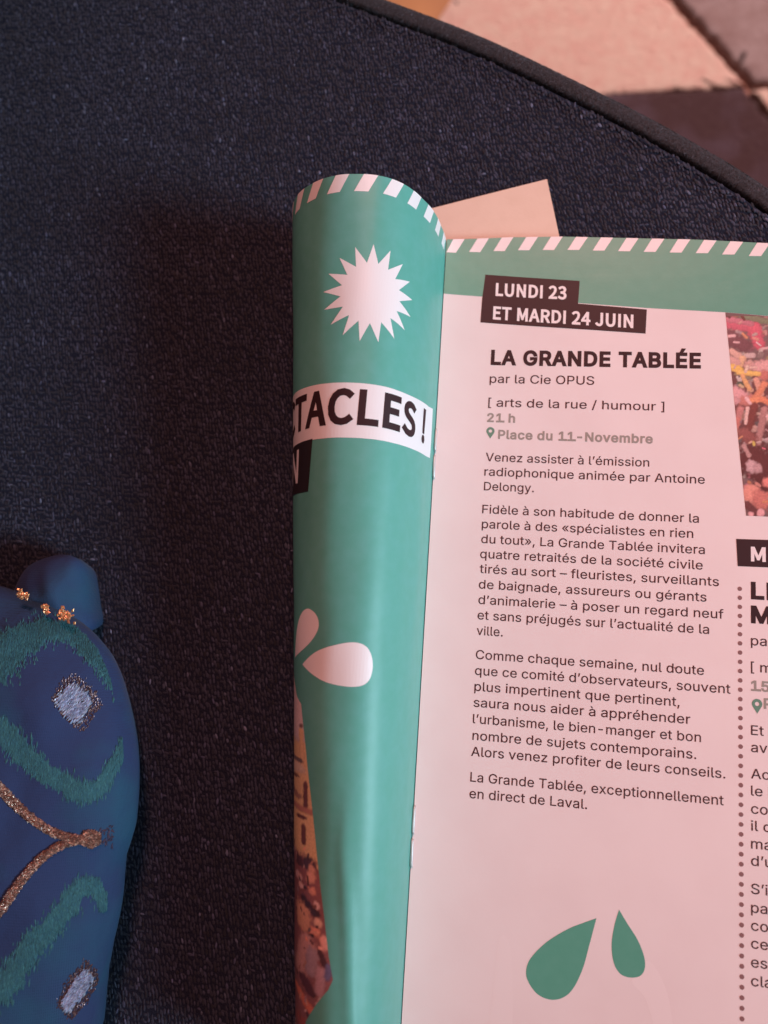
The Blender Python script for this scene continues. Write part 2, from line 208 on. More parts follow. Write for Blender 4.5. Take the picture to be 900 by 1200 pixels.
HEAD_GLYPHS = {
 ' ':(213,[]),
 '!':(308,[[124,211,184,211,196,615,197,714,110,714,112,615],[154,-12,198,6,217,53,198,102,154,120,109,102,91,53,109,6]]),
 '2':(529,[[42,0,482,0,482,75,288,75,231,73,174,69,286,183,372,293,428,401,448,506,434,591,393,655,329,697,244,712,129,684,38,609,89,560,154,618,234,641,290,631,331,602,355,558,362,503,343,408,284,304,185,186,42,52]]),
 '3':(529,[[251,-12,339,1,410,40,458,103,476,187,464,252,433,304,386,342,328,364,328,369,418,431,452,537,437,611,394,666,330,700,248,712,140,688,53,629,100,573,167,622,245,641,332,611,363,530,354,478,321,435,261,407,170,397,170,330,272,320,339,292,376,248,387,190,377,136,348,95,303,69,245,60,144,84,72,140,28,84,116,17]]),
 '4':(529,[[324,0,406,0,406,193,500,193,500,262,406,262,406,699,310,699,19,250,19,193,324,193],[324,262,110,262,269,501,325,604,329,604,324,477]]),
 'A':(580,[[4,0,93,0,160,214,416,214,483,0,576,0,339,699,240,699],[182,283,217,391,252,508,286,628,290,628,324,509,361,391,394,283]]),
 'C':(608,[[360,-12,480,14,574,88,526,144,453,86,363,65,273,85,205,142,161,233,146,352,162,470,207,559,276,615,366,634,446,616,509,568,557,626,478,685,365,712,242,687,144,615,79,501,55,349,78,197,142,83,238,12]]),
 'D':(656,[[96,0,275,0,414,24,516,93,579,204,600,352,579,500,516,609,413,676,271,699,96,699],[184,72,184,628,263,628,371,609,448,556,494,470,509,352,494,234,448,146,371,91,263,72]]),
 'E':(562,[[96,0,509,0,509,75,184,75,184,330,449,330,449,405,184,405,184,625,499,625,499,699,96,699]]),
 'I':(279,[[96,0,184,0,184,699,96,699]]),
 'J':(510,[[226,-12,314,5,374,51,408,120,419,205,419,699,330,699,330,214,323,146,302,100,267,73,217,65,150,83,96,144,33,98,112,16]]),
 'L':(518,[[96,0,490,0,490,75,184,75,184,699,96,699]]),
 'M':(774,[[96,0,175,0,175,387,172,490,164,593,168,593,224,434,357,71,416,71,547,434,604,593,608,593,600,490,596,387,596,0,678,0,678,699,572,699,439,325,390,179,386,179,336,325,202,699,96,699]]),
 'N':(689,[[96,0,179,0,179,367,175,477,169,586,173,586,248,442,503,0,593,0,593,699,509,699,509,336,513,224,522,114,517,114,442,258,186,699,96,699]]),
 'P':(604,[[96,0,184,0,184,279,299,279,405,291,486,331,538,398,557,494,538,590,485,654,402,689,296,699,96,699],[184,350,184,628,284,628,365,621,423,599,458,558,469,494,458,429,425,384,368,358,288,350]]),
 'R':(605,[[184,367,184,628,301,628,374,621,427,600,460,562,471,504,460,444,427,401,374,376,301,367],[480,0,579,0,402,306,466,331,516,372,548,430,559,504,541,595,490,656,413,689,315,699,96,699,96,0,184,0,184,297,310,297]]),
 'S':(568,[[290,-12,389,3,463,45,511,108,527,186,516,254,486,305,440,343,383,373,284,416,206,457,168,533,204,607,299,634,386,617,458,569,504,626,414,688,299,712,211,698,141,659,95,601,78,526,91,459,125,409,171,373,220,347,320,303,404,257,438,178,428,132,399,96,353,73,291,65,186,89,98,152,46,91,153,15]]),
 'T':(571,[[241,0,330,0,330,625,542,625,542,699,30,699,30,625,241,625]]),
 'U':(687,[[344,-12,443,3,523,54,576,147,595,288,595,699,510,699,510,286,497,181,462,113,409,76,344,65,280,76,228,113,194,181,181,286,181,699,93,699,93,288,113,147,165,54,245,3]]),
}
TEXT = [
 ('par la Cie OPUS', 13.21, 34.97, 39.50, 34.97, 2.25, 'body', 0, 'ink'),
 ('[ arts de la rue / humour ]', 13.12, 28.62, 56.66, 28.62, 2.20, 'body', 0, 'ink'),
 ('21 h', 12.97, 24.55, 20.11, 24.55, 2.20, 'body', 24, 'grey'),
 ('Place du 11-Novembre', 15.98, 20.20, 54.00, 20.20, 2.20, 'body', 24, 'grey'),
 ('Venez assister à l’émission', 13.12, 14.22, 53.22, 14.22, 2.15, 'body', 0, 'ink'),
 ('radiophonique animée par Antoine', 12.97, 10.44, 66.32, 10.44, 2.15, 'body', 0, 'ink'),
 ('Delongy.', 13.04, 6.65, 25.46, 6.65, 2.15, 'body', 0, 'ink'),
 ('Fidèle à son habitude de donner la', 12.88, 0.76, 64.96, 0.76, 2.15, 'body', 0, 'ink'),
 ('parole à des «spécialistes en rien', 12.95, -3.01, 63.67, -3.01, 2.15, 'body', 0, 'ink'),
 ('du tout», La Grande Tablée invitera', 12.98, -6.79, 66.35, -6.79, 2.15, 'body', 0, 'ink'),
 ('quatre retraités de la société civile', 12.88, -10.55, 65.87, -10.55, 2.15, 'body', 0, 'ink'),
 ('tirés au sort – fleuristes, surveillants', 12.94, -14.29, 69.56, -14.29, 2.15, 'body', 0, 'ink'),
 ('de baignade, assureurs ou gérants', 12.91, -18.13, 66.76, -18.13, 2.15, 'body', 0, 'ink'),
 ('d’animalerie – à poser un regard neuf', 12.99, -21.93, 70.60, -21.93, 2.15, 'body', 0, 'ink'),
 ('et sans préjugés sur l’actualité de la', 12.96, -25.71, 67.35, -25.71, 2.15, 'body', 0, 'ink'),
 ('ville.', 12.93, -29.51, 19.26, -29.51, 2.15, 'body', 0, 'ink'),
 ('Comme chaque semaine, nul doute', 12.99, -35.31, 66.21, -35.31, 2.15, 'body', 0, 'ink'),
 ('que ce comité d’observateurs, souvent', 12.97, -39.14, 72.08, -39.14, 2.15, 'body', 0, 'ink'),
 ('plus impertinent que pertinent,', 13.01, -42.93, 60.81, -42.93, 2.15, 'body', 0, 'ink'),
 ('saura nous aider à appréhender', 12.99, -46.72, 63.21, -46.72, 2.15, 'body', 0, 'ink'),
 ('l’urbanisme, le bien-manger et bon', 13.01, -50.59, 65.58, -50.59, 2.15, 'body', 0, 'ink'),
 ('nombre de sujets contemporains.', 13.10, -54.48, 64.56, -54.48, 2.15, 'body', 0, 'ink'),
 ('Alors venez profiter de leurs conseils.', 12.97, -58.21, 70.91, -58.21, 2.15, 'body', 0, 'ink'),
 ('La Grande Tablée, exceptionnellement', 13.06, -64.13, 70.53, -64.13, 2.15, 'body', 0, 'ink'),
 ('en direct de Laval.', 13.04, -67.89, 40.34, -67.89, 2.15, 'body', 0, 'ink'),
 ('LA GRANDE TABLÉE', 13.25, 40.00, 65.35, 40.00, 3.65, 'body', 38, 'dark'),
 ('LUNDI 23', 13.67, 58.90, 31.95, 57.98, 3.30, 'head', 30, 'white'),
 ('ET MARDI 24 JUIN', 13.28, 52.39, 48.83, 50.35, 3.30, 'head', 30, 'white'),
 ('ME', 76.80, -7.81, None, -7.81, 3.20, 'head', 30, 'white'),
 ('LE', 76.74, -16.72, None, -16.72, 3.65, 'body', 38, 'dark'),
 ('M', 76.70, -22.32, None, -22.32, 3.65, 'body', 38, 'dark'),
 ('pa', 76.66, -27.67, None, -27.67, 2.20, 'body', 0, 'ink'),
 ('[ m', 76.62, -33.76, None, -33.76, 2.20, 'body', 0, 'ink'),
 ('15', 76.59, -38.04, None, -38.04, 2.20, 'body', 24, 'grey'),
 ('P', 79.35, -41.87, None, -41.87, 2.20, 'body', 24, 'grey'),
 ('Et', 76.52, -48.03, None, -48.03, 2.15, 'body', 0, 'ink'),
 ('ave', 76.50, -51.83, None, -51.83, 2.15, 'body', 0, 'ink'),
 ('Ac', 76.46, -57.66, None, -57.66, 2.15, 'body', 0, 'ink'),
 ('le l', 76.43, -61.40, None, -61.40, 2.15, 'body', 0, 'ink'),
 ('co', 76.40, -65.29, None, -65.29, 2.15, 'body', 0, 'ink'),
 ('il c', 76.38, -68.98, None, -68.98, 2.15, 'body', 0, 'ink'),
 ('ma', 76.35, -72.82, None, -72.82, 2.15, 'body', 0, 'ink'),
 ('d’u', 76.33, -76.46, None, -76.46, 2.15, 'body', 0, 'ink'),
 ('S’i', 76.29, -82.41, None, -82.41, 2.15, 'body', 0, 'ink'),
 ('pa', 76.26, -86.34, None, -86.34, 2.15, 'body', 0, 'ink'),
 ('co', 76.23, -90.06, None, -90.06, 2.15, 'body', 0, 'ink'),
 ('ce', 76.21, -93.76, None, -93.76, 2.15, 'body', 0, 'ink'),
 ('es', 76.18, -97.62, None, -97.62, 2.15, 'body', 0, 'ink'),
 ('cla', 76.15, -101.44, None, -101.44, 2.15, 'body', 0, 'ink'),
]
CROWD_R = [
 ((76.07, 29.41), (76.07, 29.41), 12.00, (0.143, 0.054, 0.054)),
 ((71.54, 51.48), (78.21, 50.63), 1.00, (0.56, 0.145, 0.2)),
 ((78.0, 50.41), (78.98, 46.62), 1.20, (0.624, 0.145, 0.2)),
 ((71.75, 52.83), (77.21, 51.75), 0.60, (0.53, 0.221, 0.266)),
 ((75.2, 53.76), (82.23, 52.01), 0.60, (0.205, 0.266, 0.162)),
 ((72.14, 48.1), (75.56, 45.91), 1.40, (0.188, 0.087, 0.1)),
 ((72.74, 44.31), (75.14, 42.56), 0.60, (0.691, 0.498, 0.401)),
 ((75.14, 42.56), (74.33, 40.33), 0.60, (0.726, 0.533, 0.316)),
 ((73.5, 33.71), (75.09, 32.65), 1.20, (0.691, 0.432, 0.432)),
 ((75.48, 31.57), (77.07, 32.04), 1.00, (0.53, 0.243, 0.2)),
 ((73.49, 31.52), (73.49, 31.52), 0.80, (0.592, 0.372, 0.372)),
 ((72.73, 42.08), (73.73, 41.43), 0.80, (0.624, 0.432, 0.372)),
 ((76.73, 40.82), (76.73, 40.82), 1.00, (0.56, 0.372, 0.316)),
 ((79.12, 40.41), (82.11, 40.9), 1.20, (0.657, 0.432, 0.401)),
 ((80.1, 38.23), (80.1, 38.23), 1.00, (0.53, 0.221, 0.181)),
 ((72.72, 40.31), (74.33, 39.45), 0.70, (0.8, 0.607, 0.162)),
 ((74.32, 39.01), (78.71, 38.64), 0.50, (0.8, 0.607, 0.181)),
 ((75.12, 38.14), (76.7, 34.87), 0.40, (0.763, 0.498, 0.221)),
 ((78.3, 37.1), (79.46, 33.4), 0.50, (0.726, 0.432, 0.316)),
 ((80.28, 36.04), (77.87, 32.06), 0.60, (0.691, 0.316, 0.181)),
 ((77.07, 31.61), (79.45, 32.1), 0.60, (0.726, 0.343, 0.181)),
 ((79.65, 32.1), (81.61, 31.28), 0.60, (0.691, 0.291, 0.162)),
 ((80.2, 27.78), (80.2, 27.78), 1.00, (0.691, 0.533, 0.464)),
 ((74.68, 29.38), (73.47, 25.01), 0.60, (0.53, 0.266, 0.243)),
 ((77.85, 30.32), (76.63, 25.1), 0.70, (0.205, 0.064, 0.054)),
 ((76.27, 29.85), (75.85, 25.94), 0.30, (0.763, 0.607, 0.533)),
 ((80.21, 29.51), (78.57, 20.87), 0.60, (0.445, 0.266, 0.243)),
 ((73.87, 26.75), (73.06, 22.84), 0.60, (0.56, 0.243, 0.2)),
 ((75.44, 23.34), (77.0, 21.89), 1.20, (0.28, 0.114, 0.1)),
 ((77.95, 16.59), (81.8, 12.5), 3.20, (0.117, 0.037, 0.037)),
 ((75.42, 20.12), (76.58, 17.81), 0.40, (0.501, 0.343, 0.316)),
 ((77.16, 15.5), (77.15, 14.86), 1.00, (0.56, 0.432, 0.432)),
 ((78.52, 14.91), (78.51, 14.49), 0.80, (0.473, 0.343, 0.343)),
 ((76.91, 8.53), (76.91, 8.11), 1.60, (0.691, 0.343, 0.266)),
 ((79.42, 7.17), (79.42, 6.55), 1.60, (0.53, 0.221, 0.181)),
 ((80.82, 11.41), (80.82, 11.41), 1.00, (0.691, 0.291, 0.243)),
 ((76.11, 5.57), (77.65, 3.97), 0.80, (0.143, 0.054, 0.054)),
 ((79.0, 3.62), (79.2, 4.04), 0.60, (0.691, 0.432, 0.432)),
 ((76.87, 3.1), (76.88, 3.31), 0.50, (0.691, 0.432, 0.432)),
]
CROWD_L = [
 ((45.77, -59.91), (43.89, -80.05), 18.00, 5.70, (0.713, 0.614, 0.387)),
 ((51.97, -42.41), (46.39, -53.38), 9.60, 2.28, (0.713, 0.735, 0.85)),
 ((44.89, -52.42), (44.89, -52.42), 1.03, 0.42, (0.216, 0.162, 0.163)),
 ((44.81, -53.35), (43.13, -61.31), 1.22, 0.49, (0.8, 0.673, 0.435)),
 ((57.80, -59.56), (45.19, -59.99), 2.00, 0.47, (0.177, 0.162, 0.192)),
 ((57.00, -62.20), (46.99, -61.64), 4.80, 1.14, (0.672, 0.673, 0.602)),
 ((58.60, -63.94), (46.07, -63.55), 1.20, 0.29, (0.159, 0.094, 0.09)),
 ((57.80, -65.61), (45.68, -67.80), 2.40, 0.57, (0.363, 0.252, 0.225)),
 ((41.61, -64.35), (41.13, -69.22), 0.90, 0.46, (0.159, 0.083, 0.083)),
 ((47.12, -70.00), (38.97, -70.03), 2.40, 0.57, (0.422, 0.252, 0.225)),
 ((44.64, -71.87), (41.69, -71.73), 1.23, 0.38, (0.126, 0.06, 0.072)),
 ((41.51, -73.53), (41.18, -76.92), 0.94, 0.44, (0.159, 0.083, 0.083)),
 ((43.68, -82.21), (39.47, -114.77), 8.75, 2.66, (0.26, 0.137, 0.163)),
 ((36.85, -85.30), (30.52, -102.64), 4.06, 2.66, (0.26, 0.137, 0.163)),
 ((38.56, -80.76), (38.56, -80.76), 2.11, 1.24, (0.085, 0.06, 0.09)),
 ((37.52, -81.56), (37.50, -81.73), 1.20, 0.76, (0.632, 0.41, 0.342)),
 ((43.20, -80.96), (43.15, -81.50), 2.50, 0.85, (0.097, 0.06, 0.09)),
 ((43.47, -84.55), (43.45, -84.73), 2.50, 0.76, (0.672, 0.506, 0.543)),
 ((37.67, -83.21), (37.62, -83.73), 1.52, 0.95, (0.713, 0.457, 0.387)),
 ((41.65, -86.19), (41.65, -86.19), 1.54, 0.61, (0.756, 0.614, 0.664)),
 ((39.48, -86.07), (39.48, -86.07), 0.76, 0.38, (0.063, 0.047, 0.072)),
 ((36.78, -85.99), (36.78, -85.99), 1.16, 0.76, (0.713, 0.41, 0.342)),
 ((40.06, -88.42), (35.50, -90.22), 1.48, 0.68, (0.063, 0.047, 0.072)),
 ((35.14, -88.36), (34.84, -88.80), 0.76, 0.57, (0.672, 0.559, 0.602)),
 ((40.69, -91.16), (40.01, -93.46), 3.64, 1.52, (0.672, 0.457, 0.342)),
 ((39.34, -91.61), (39.34, -91.61), 0.47, 0.23, (0.216, 0.114, 0.112)),
 ((34.55, -91.69), (34.24, -92.30), 1.00, 0.76, (0.713, 0.559, 0.487)),
 ((35.96, -94.23), (34.86, -93.89), 1.30, 0.85, (0.713, 0.366, 0.3)),
 ((36.79, -95.39), (35.90, -94.91), 0.64, 0.38, (0.063, 0.042, 0.055)),
 ((32.53, -95.13), (32.23, -95.91), 1.21, 1.04, (0.756, 0.457, 0.435)),
 ((37.65, -97.10), (40.60, -102.70), 3.15, 1.71, (0.521, 0.366, 0.387)),
 ((35.52, -98.65), (35.82, -101.91), 2.03, 1.33, (0.363, 0.326, 0.435)),
 ((33.23, -97.39), (31.87, -99.59), 0.70, 0.57, (0.085, 0.047, 0.072)),
 ((38.48, -104.71), (35.38, -106.29), 2.07, 0.95, (0.097, 0.047, 0.072)),
 ((32.59, -101.51), (32.72, -104.98), 1.38, 1.14, (0.422, 0.326, 0.435)),
 ((30.76, -100.16), (30.80, -101.86), 0.80, 0.76, (0.142, 0.162, 0.342)),
 ((42.07, -107.85), (33.79, -110.18), 2.72, 0.68, (0.632, 0.252, 0.192)),
 ((39.55, -113.91), (37.59, -113.89), 3.24, 1.14, (0.309, 0.114, 0.112)),
]

# ------------------------------------------------------------------ the bent left leaf
TOPP = [(0,0),(-.8,6.6),(-2.1,14),(-5.3,22),(-9.4,27.8),(-15.2,30.9),(-22.9,31.1),(-30.2,28.3),(-36.2,22),(-38.6,14),(-36,4.6),(-28,-1.6),(-15,-3.4),(5,-3.8),(30,-3.8),(60,-3.8),(90,-3.8)]
BOTP = [(0,0),(-.6,5.4),(-1.5,11.4),(-3.2,16.8),(-5.7,20.0),(-9.0,21.4),(-13.2,20.4),(-16.8,17.4),(-19.8,13.0),(-21.6,8.0),(-20.6,2.6),(-16.5,-1.6),(-9,-3.4),(5,-3.8),(30,-3.8),(60,-3.8),(90,-3.8)]
Y1, Y0 = 74.4, -135.0
def prof(Y):
    t = (Y1 - Y) / (Y1 - Y0)
    C = np.array(TOPP) * (1 - t) + np.array(BOTP) * t
    C = np.vstack([2 * C[0] - C[1], C, 2 * C[-1] - C[-2]])
    out = []
    for i in range(1, len(C) - 2):
        p0, p1, p2, p3 = C[i - 1], C[i], C[i + 1], C[i + 2]
        for k in range(10):
            u = k / 10
            out.append(.5 * (2 * p1 + (p2 - p0) * u + (2 * p0 - 5 * p1 + 4 * p2 - p3) * u * u + (3 * p1 - p0 - 3 * p2 + p3) * u ** 3))
    out.append(C[-2]); out = np.array(out)
    s = np.concatenate([[0], np.cumsum(np.hypot(*np.diff(out, axis=0).T))])
    return s, out[:, 0], out[:, 1]
_pc = {}
def roll(a, Y, lift=0.0):
    """left page coordinates (a = minus the distance from the gutter, Y), mm -> world mm"""
    s = -a; k = round(Y, 2)
    if k not in _pc: _pc[k] = prof(k)
    T, X, Z = _pc[k]
    x, z = np.interp(s, T, X), np.interp(s, T, Z)
    lift = lift + .24 * (noise.noise(Vector((s / 9, Y / 17, 4.2))) * min(1, s / 8)) + .06 * noise.noise(Vector((s / 4.5, Y / 12, 1.2))) * min(1, s / 8)
    if Y < -62 and 15 < s < 40:      # a soft kink pressed into the lower part of the roll
        sc = np.interp(Y, [-118, -92, -76, -62], [24.0, 27.2, 29.6, 30.0]); am = .55 * min(1, (-62 - Y) / 22)
        lift = lift + am * math.exp(-((s - sc) / 1.45) ** 2)
    e = .8; dx = np.interp(s + e, T, X) - np.interp(s - e, T, X); dz = np.interp(s + e, T, Z) - np.interp(s - e, T, Z)
    L = math.hypot(dx, dz) or 1
    return x + lift * dz / L, Y, z - lift * dx / L
def flat(x, Y, lift=0.0):
    """right page: lies flat with a faint swell"""
    return x, Y, lift + .12 * math.sin(x / 19.0) * math.sin(Y / 31.0 + 1) + 1.0 * math.exp(-x / 9.0) + .10 * noise.noise(Vector((x / 26, Y / 26, 7)))

def wind(p, lp):
    w = 0
    for i in range(len(lp)):
        a, b = lp[i - 1], lp[i]
        if (a[1] > p[1]) != (b[1] > p[1]) and p[0] < (b[0] - a[0]) * (p[1] - a[1]) / (b[1] - a[1]) + a[0]: w += 1 if b[1] > a[1] else -1
    return w
def groups(loops):
    """outlines whose boxes overlap are filled together (a letter with its holes)"""
    G = []
    for lp in loops:
        bb = [min(p[0] for p in lp), max(p[0] for p in lp), min(p[1] for p in lp), max(p[1] for p in lp)]
        hit = [g for g in G if g[0][0] <= bb[1] and g[0][1] >= bb[0] and g[0][2] <= bb[3] and g[0][3] >= bb[2]]
        L = [lp]
        for g in hit:
            L = g[1] + L; bb = [min(bb[0], g[0][0]), max(bb[1], g[0][1]), min(bb[2], g[0][2]), max(bb[3], g[0][3])]; G.remove(g)
        G.append((bb, L))
    return [g[1] for g in G]
def lay(name, loops, f, lift, step, mat, parent, cols=None, label=None):
    """a printed area: closed outlines in page millimetres, filled, cut into strips and laid on the page"""
    bm = bmesh.new()
    for grp in groups(loops):
        pts = [Vector(p) for lp in grp for p in lp]; fs = []; n0 = 0
        for lp in grp: fs.append(list(range(n0, n0 + len(lp)))); n0 += len(lp)
        vs, _, tris = delaunay_2d_cdt(pts, [], fs, 1, 1e-5)[:3]
        bv = [bm.verts.new((v.x, v.y, 0)) for v in vs]
        for t in tris:
            c = (sum(vs[i].x for i in t) / len(t), sum(vs[i].y for i in t) / len(t))
            if sum(wind(c, lp) for lp in grp) != 0: bm.faces.new([bv[i] for i in t])
    bmesh.ops.delete(bm, geom=[v for v in bm.verts if not v.link_faces], context='VERTS')
    xs = [v.co.x for v in bm.verts]; ys = [v.co.y for v in bm.verts]
    for ax, lo, hi, st in ((0, min(xs), max(xs), step), (1, min(ys), max(ys), 2.0 if step < 1 else 8)):
        c = math.ceil(lo / st + 1e-6) * st
        while c < hi - 1e-4:
            no = (1, 0, 0) if ax == 0 else (0, 1, 0); co = (c, 0, 0) if ax == 0 else (0, c, 0)
            bmesh.ops.bisect_plane(bm, geom=bm.verts[:] + bm.edges[:] + bm.faces[:], plane_co=co, plane_no=no, dist=1e-5); c += st
    for v in bm.verts:
        x, y, z = f(v.co.x, v.co.y, lift); v.co = (x / 1000, y / 1000, z / 1000)
    bmesh.ops.recalc_face_normals(bm, faces=bm.faces[:])
    me = bpy.data.meshes.new(name); bm.to_mesh(me); bm.free()
    ob = link(name, me, mat, parent)
    if label: ob['label'] = label
    return ob
def embolden(lp, d):
    n = len(lp); out = []
    for i in range(n):
        p, q, r = lp[i - 1], lp[i], lp[(i + 1) % n]
        e1 = (q[0] - p[0], q[1] - p[1]); e2 = (r[0] - q[0], r[1] - q[1])
        l1 = math.hypot(*e1) or 1; l2 = math.hypot(*e2) or 1
        n1 = (e1[1] / l1, -e1[0] / l1); n2 = (e2[1] / l2, -e2[0] / l2)
        k = max(.5, 1 + n1[0] * n2[0] + n1[1] * n2[1])
        out.append((q[0] + d * (n1[0] + n2[0]) / k, q[1] + d * (n1[1] + n2[1]) / k))
    return out
def sarea(lp): return sum(lp[i - 1][0] * lp[i][1] - lp[i][0] * lp[i - 1][1] for i in range(len(lp)))
def inside(p, lp):
    c = False
    for i in range(len(lp)):
        a, b = lp[i - 1], lp[i]
        if (a[1] > p[1]) != (b[1] > p[1]) and p[0] < (b[0] - a[0]) * (p[1] - a[1]) / (b[1] - a[1]) + a[0]: c = not c
    return c
def glyphs(ch, font, bold):
    adv, sp = (BODY_GLYPHS if font == 'body' else HEAD_GLYPHS)[ch]
    lps = [[(s[i], s[i + 1]) for i in range(0, len(s), 2)] for s in sp]
    if ch == '1' and font == 'body' and bold:      # the slab foot of this typeface's figure one
        xs = [p[0] for p in lps[0]]; r = max(xs); ft = [(r - 230, 0), (r + 130, 0), (r + 130, 95), (r - 230, 95)]; lps.append(ft if sarea(lps[0]) > 0 else ft[::-1])
    out = []
    big = max((sarea(lp) for lp in lps), key=abs) if lps else 1
    for lp in lps:
        if big < 0: lp = lp[::-1]                       # outer loops counter-clockwise, holes clockwise
        out.append(embolden(lp, bold) if bold else lp)
    return adv + (bold * 1.2 if bold else 0), out
def text_loops(txt, x0, y0, x1, y1, cap, font, bold, sx=1.12):
    x = 0; L = []
    for ch in txt:
        a, lps = glyphs(ch, font, bold)
        L += [[(x + p[0], p[1]) for p in lp] for lp in lps]; x += a
    k = cap / 700
    lo = min(p[0] for l in L for p in l); hi = max(p[0] for l in L for p in l)
    kx = k * sx if x1 is None else (x1 - x0) / (hi - lo)
    sl = 0 if x1 is None else (y1 - y0) / (x1 - x0)
    return [[(x0 + (p[0] - lo) * kx, y0 + p[1] * k + sl * (p[0] - lo) * kx) for p in l] for l in L]

mag = thing('magazine', 'open stapled programme booklet with its left leaf curled over, green and white pages', 'magazine', (0, 0, 0))
# left leaf: thin double-sided sheet following the bend, 148 mm wide
def sheet(name, f, nu, nv, u0, u1, v0, v1, th, mt, parent, under=None):
    V1, F = grid(nu, nv, lambda u, v: f(u0 + (u1 - u0) * u, v0 + (v1 - v0) * v, 0))
    V2, _ = grid(nu, nv, lambda u, v: f(u0 + (u1 - u0) * u, v0 + (v1 - v0) * v, -th))
    n = len(V1); F2 = [tuple(i + n for i in q[::-1]) for q in F]
    rim = [i for i in range(nu)] + [j * (nu + 1) + nu for j in range(nv)] + [nv * (nu + 1) + i for i in range(nu, 0, -1)] + [j * (nu + 1) for j in range(nv, 0, -1)]
    E1 = [V1[i] for i in rim]; E2 = [V2[i] for i in rim]; k = len(rim); b0 = 2 * n       # edge faces keep their own vertices
    S_ = [(b0 + (i + 1) % k, b0 + i, b0 + k + i, b0 + k + (i + 1) % k) for i in range(k)]
    return mesh(name, V1 + V2 + E1 + E2, F + F2 + S_, mt, parent, True)
left = sheet('left_page', roll, 240, 130, -142, 0, Y0, Y1, .14, M_teal, mag)
left['label'] = 'green left page bent over into a roll'
under = sheet('under_leaf', lambda a, Y, l: roll(a, Y, l - .35), 110, 20, -140, -1.0, Y0 + .3, Y1 - .5, .3, M_paper, mag)
# right page and the block of leaves beneath
TE = ([0, 17, 30, 48, 65, 81, 110, 148], [74.5, 75.4, 75.5, 74.9, 74.3, 73.2, 72, 71])
def rp(x, v, l): return flat(x, Y0 + (np.interp(x, *TE) - Y0) * v, l)
right = sheet('right_page', rp, 74, 60, .1, 148, 0, 1, .11, M_paper, mag)
right['label'] = 'white right page with a green header'
for k in range(5):
    dx, dy = random.uniform(-.25, .1), random.uniform(-.5, -.15)
    sheet('inner_leaf', lambda x, v, l, k=k, dx=dx, dy=dy: (lambda p: (p[0] + (dx if x > 60 else 0), p[1] + dy, p[2] - .16 - .17 * k))(rp(x, v, l)),
          30, 20, .2, 147.6, 0, 1, .11, M_paper, mag)

def top(x): return float(np.interp(x, *TE))
# header band, stripes
hb = [(.1, 59.03), (18, 58.12), (52.1, 55.69), (71.14, 54.64), (81, 53.8), (110, 52.3), (148, 50.0)]
lay('header_band', [hb + [(148, top(148))] + [(x, top(x)) for x in range(146, 0, -4)] + [(.1, 74.5)]], flat, .02, 4, M_tealR, right)
i = -1
for i in range(0, 23):
    xl = -.25 + 6.42 * i; yb = top(xl) - 3.75
    r = [(xl, yb), (xl + 2.95, yb - .03), (xl + 5.1, top(xl + 5.1) + .01), (xl + 2.05, top(xl + 2.05) + .01)]
    if xl < 0: r[0] = (.15, yb)
    if xl + 5.2 > 148: break
    lay('stripe', [r], flat, .045, 4, M_white, right)
for i in range(0, 20):
    s = 6.9 + 6.78 * i; lo = 70.15
    lay('stripe', [[(-s, lo), (-s + 3.35, lo), (-s + 5.3, Y1), (-s + 1.95, Y1)]], roll, .045, .8, M_white, left)
# tags
lay('date_tag', [[(10.77, 64.7), (35.19, 63.0), (34.95, 56.75), (52.11, 55.27), (51.89, 48.8), (10.09, 51.33), (10.23, 57.8)]], flat, .05, 6, M_brown, right)
lay('date_tag', [[(73.49, -2.75), (112, -2.1), (112, -8.8), (73.81, -9.29)]], flat, .05, 6, M_brown, right)
for t, xa, ya, xb, yb, cap, f, w, c in TEXT:
    lay('text_line', text_loops(t, xa, ya, xb, yb, cap, f, {0: 7, 24: 36, 38: 50, 30: 36}[w]), flat, .08 if c == 'white' else .035, 12, INK[c], right)
def pin(x, y, s):
    n = 20; out = [(x + s * .5 * math.cos(t), y + s * .5 * math.sin(t)) for t in [math.radians(-35 + 250 * k / n) for k in range(n + 1)]]
    return [out + [(x, y - s * .95)], [(x + s * .21 * math.cos(-t * .6283), y + s * .21 * math.sin(-t * .6283)) for t in range(10)]]
lay('map_pin', pin(14.0, 22.1, 2.1), flat, .035, 6, M_pin, right)
lay('map_pin', pin(77.9, -41.0, 2.3), flat, .035, 6, M_pin, right)
for k in range(54):
    y = -14.65 - 2.13 * k
    if y < -128: break
    lay('dot', [[(74.25 + .52 * math.cos(t * .5236), y + .52 * math.sin(t * .5236)) for t in range(12)]], flat, .035, 6, M_dot, right)
def smooth(P, n=6):
    """closed outline through points; a point written with a third value is a sharp tip"""
    out = []; N_ = len(P)
    for i in range(N_):
        p1, p2 = P[i], P[(i + 1) % N_]
        p0 = P[i - 1] if len(p1) < 3 else p1; p3 = P[(i + 2) % N_] if len(p2) < 3 else p2
        for k in range(n):
            u = k / n
            out.append(tuple(.5 * (2 * p1[c] + (p2[c] - p0[c]) * u + (2 * p0[c] - 5 * p1[c] + 4 * p2[c] - p3[c]) * u * u + (3 * p1[c] - p0[c] - 3 * p2[c] + p3[c]) * u ** 3) for c in (0, 1)))
    return out
lay('drop_motif', [smooth([(43.0, -91.36, 1), (41.46, -97.69), (40.26, -102.33), (38.31, -106.67), (36.12, -108.9), (33.3, -109.7), (30.4, -108.9), (28.3, -106.6), (27.7, -104.3), (28.67, -101.5), (31.98, -97.8), (36.64, -94.45), (40.38, -92.57)])], flat, .03, 6, M_tealR, right)
lay('drop_motif', [smooth([(47.94, -88.98, 1), (49.77, -91.67), (52.05, -94.83), (53.5, -98.05), (53.75, -100.5), (52.8, -102.3), (50.6, -102.95), (48.4, -102.4), (46.95, -100.2), (46.45, -96.5), (47.0, -92.3)])], flat, .03, 6, M_tealR, right)
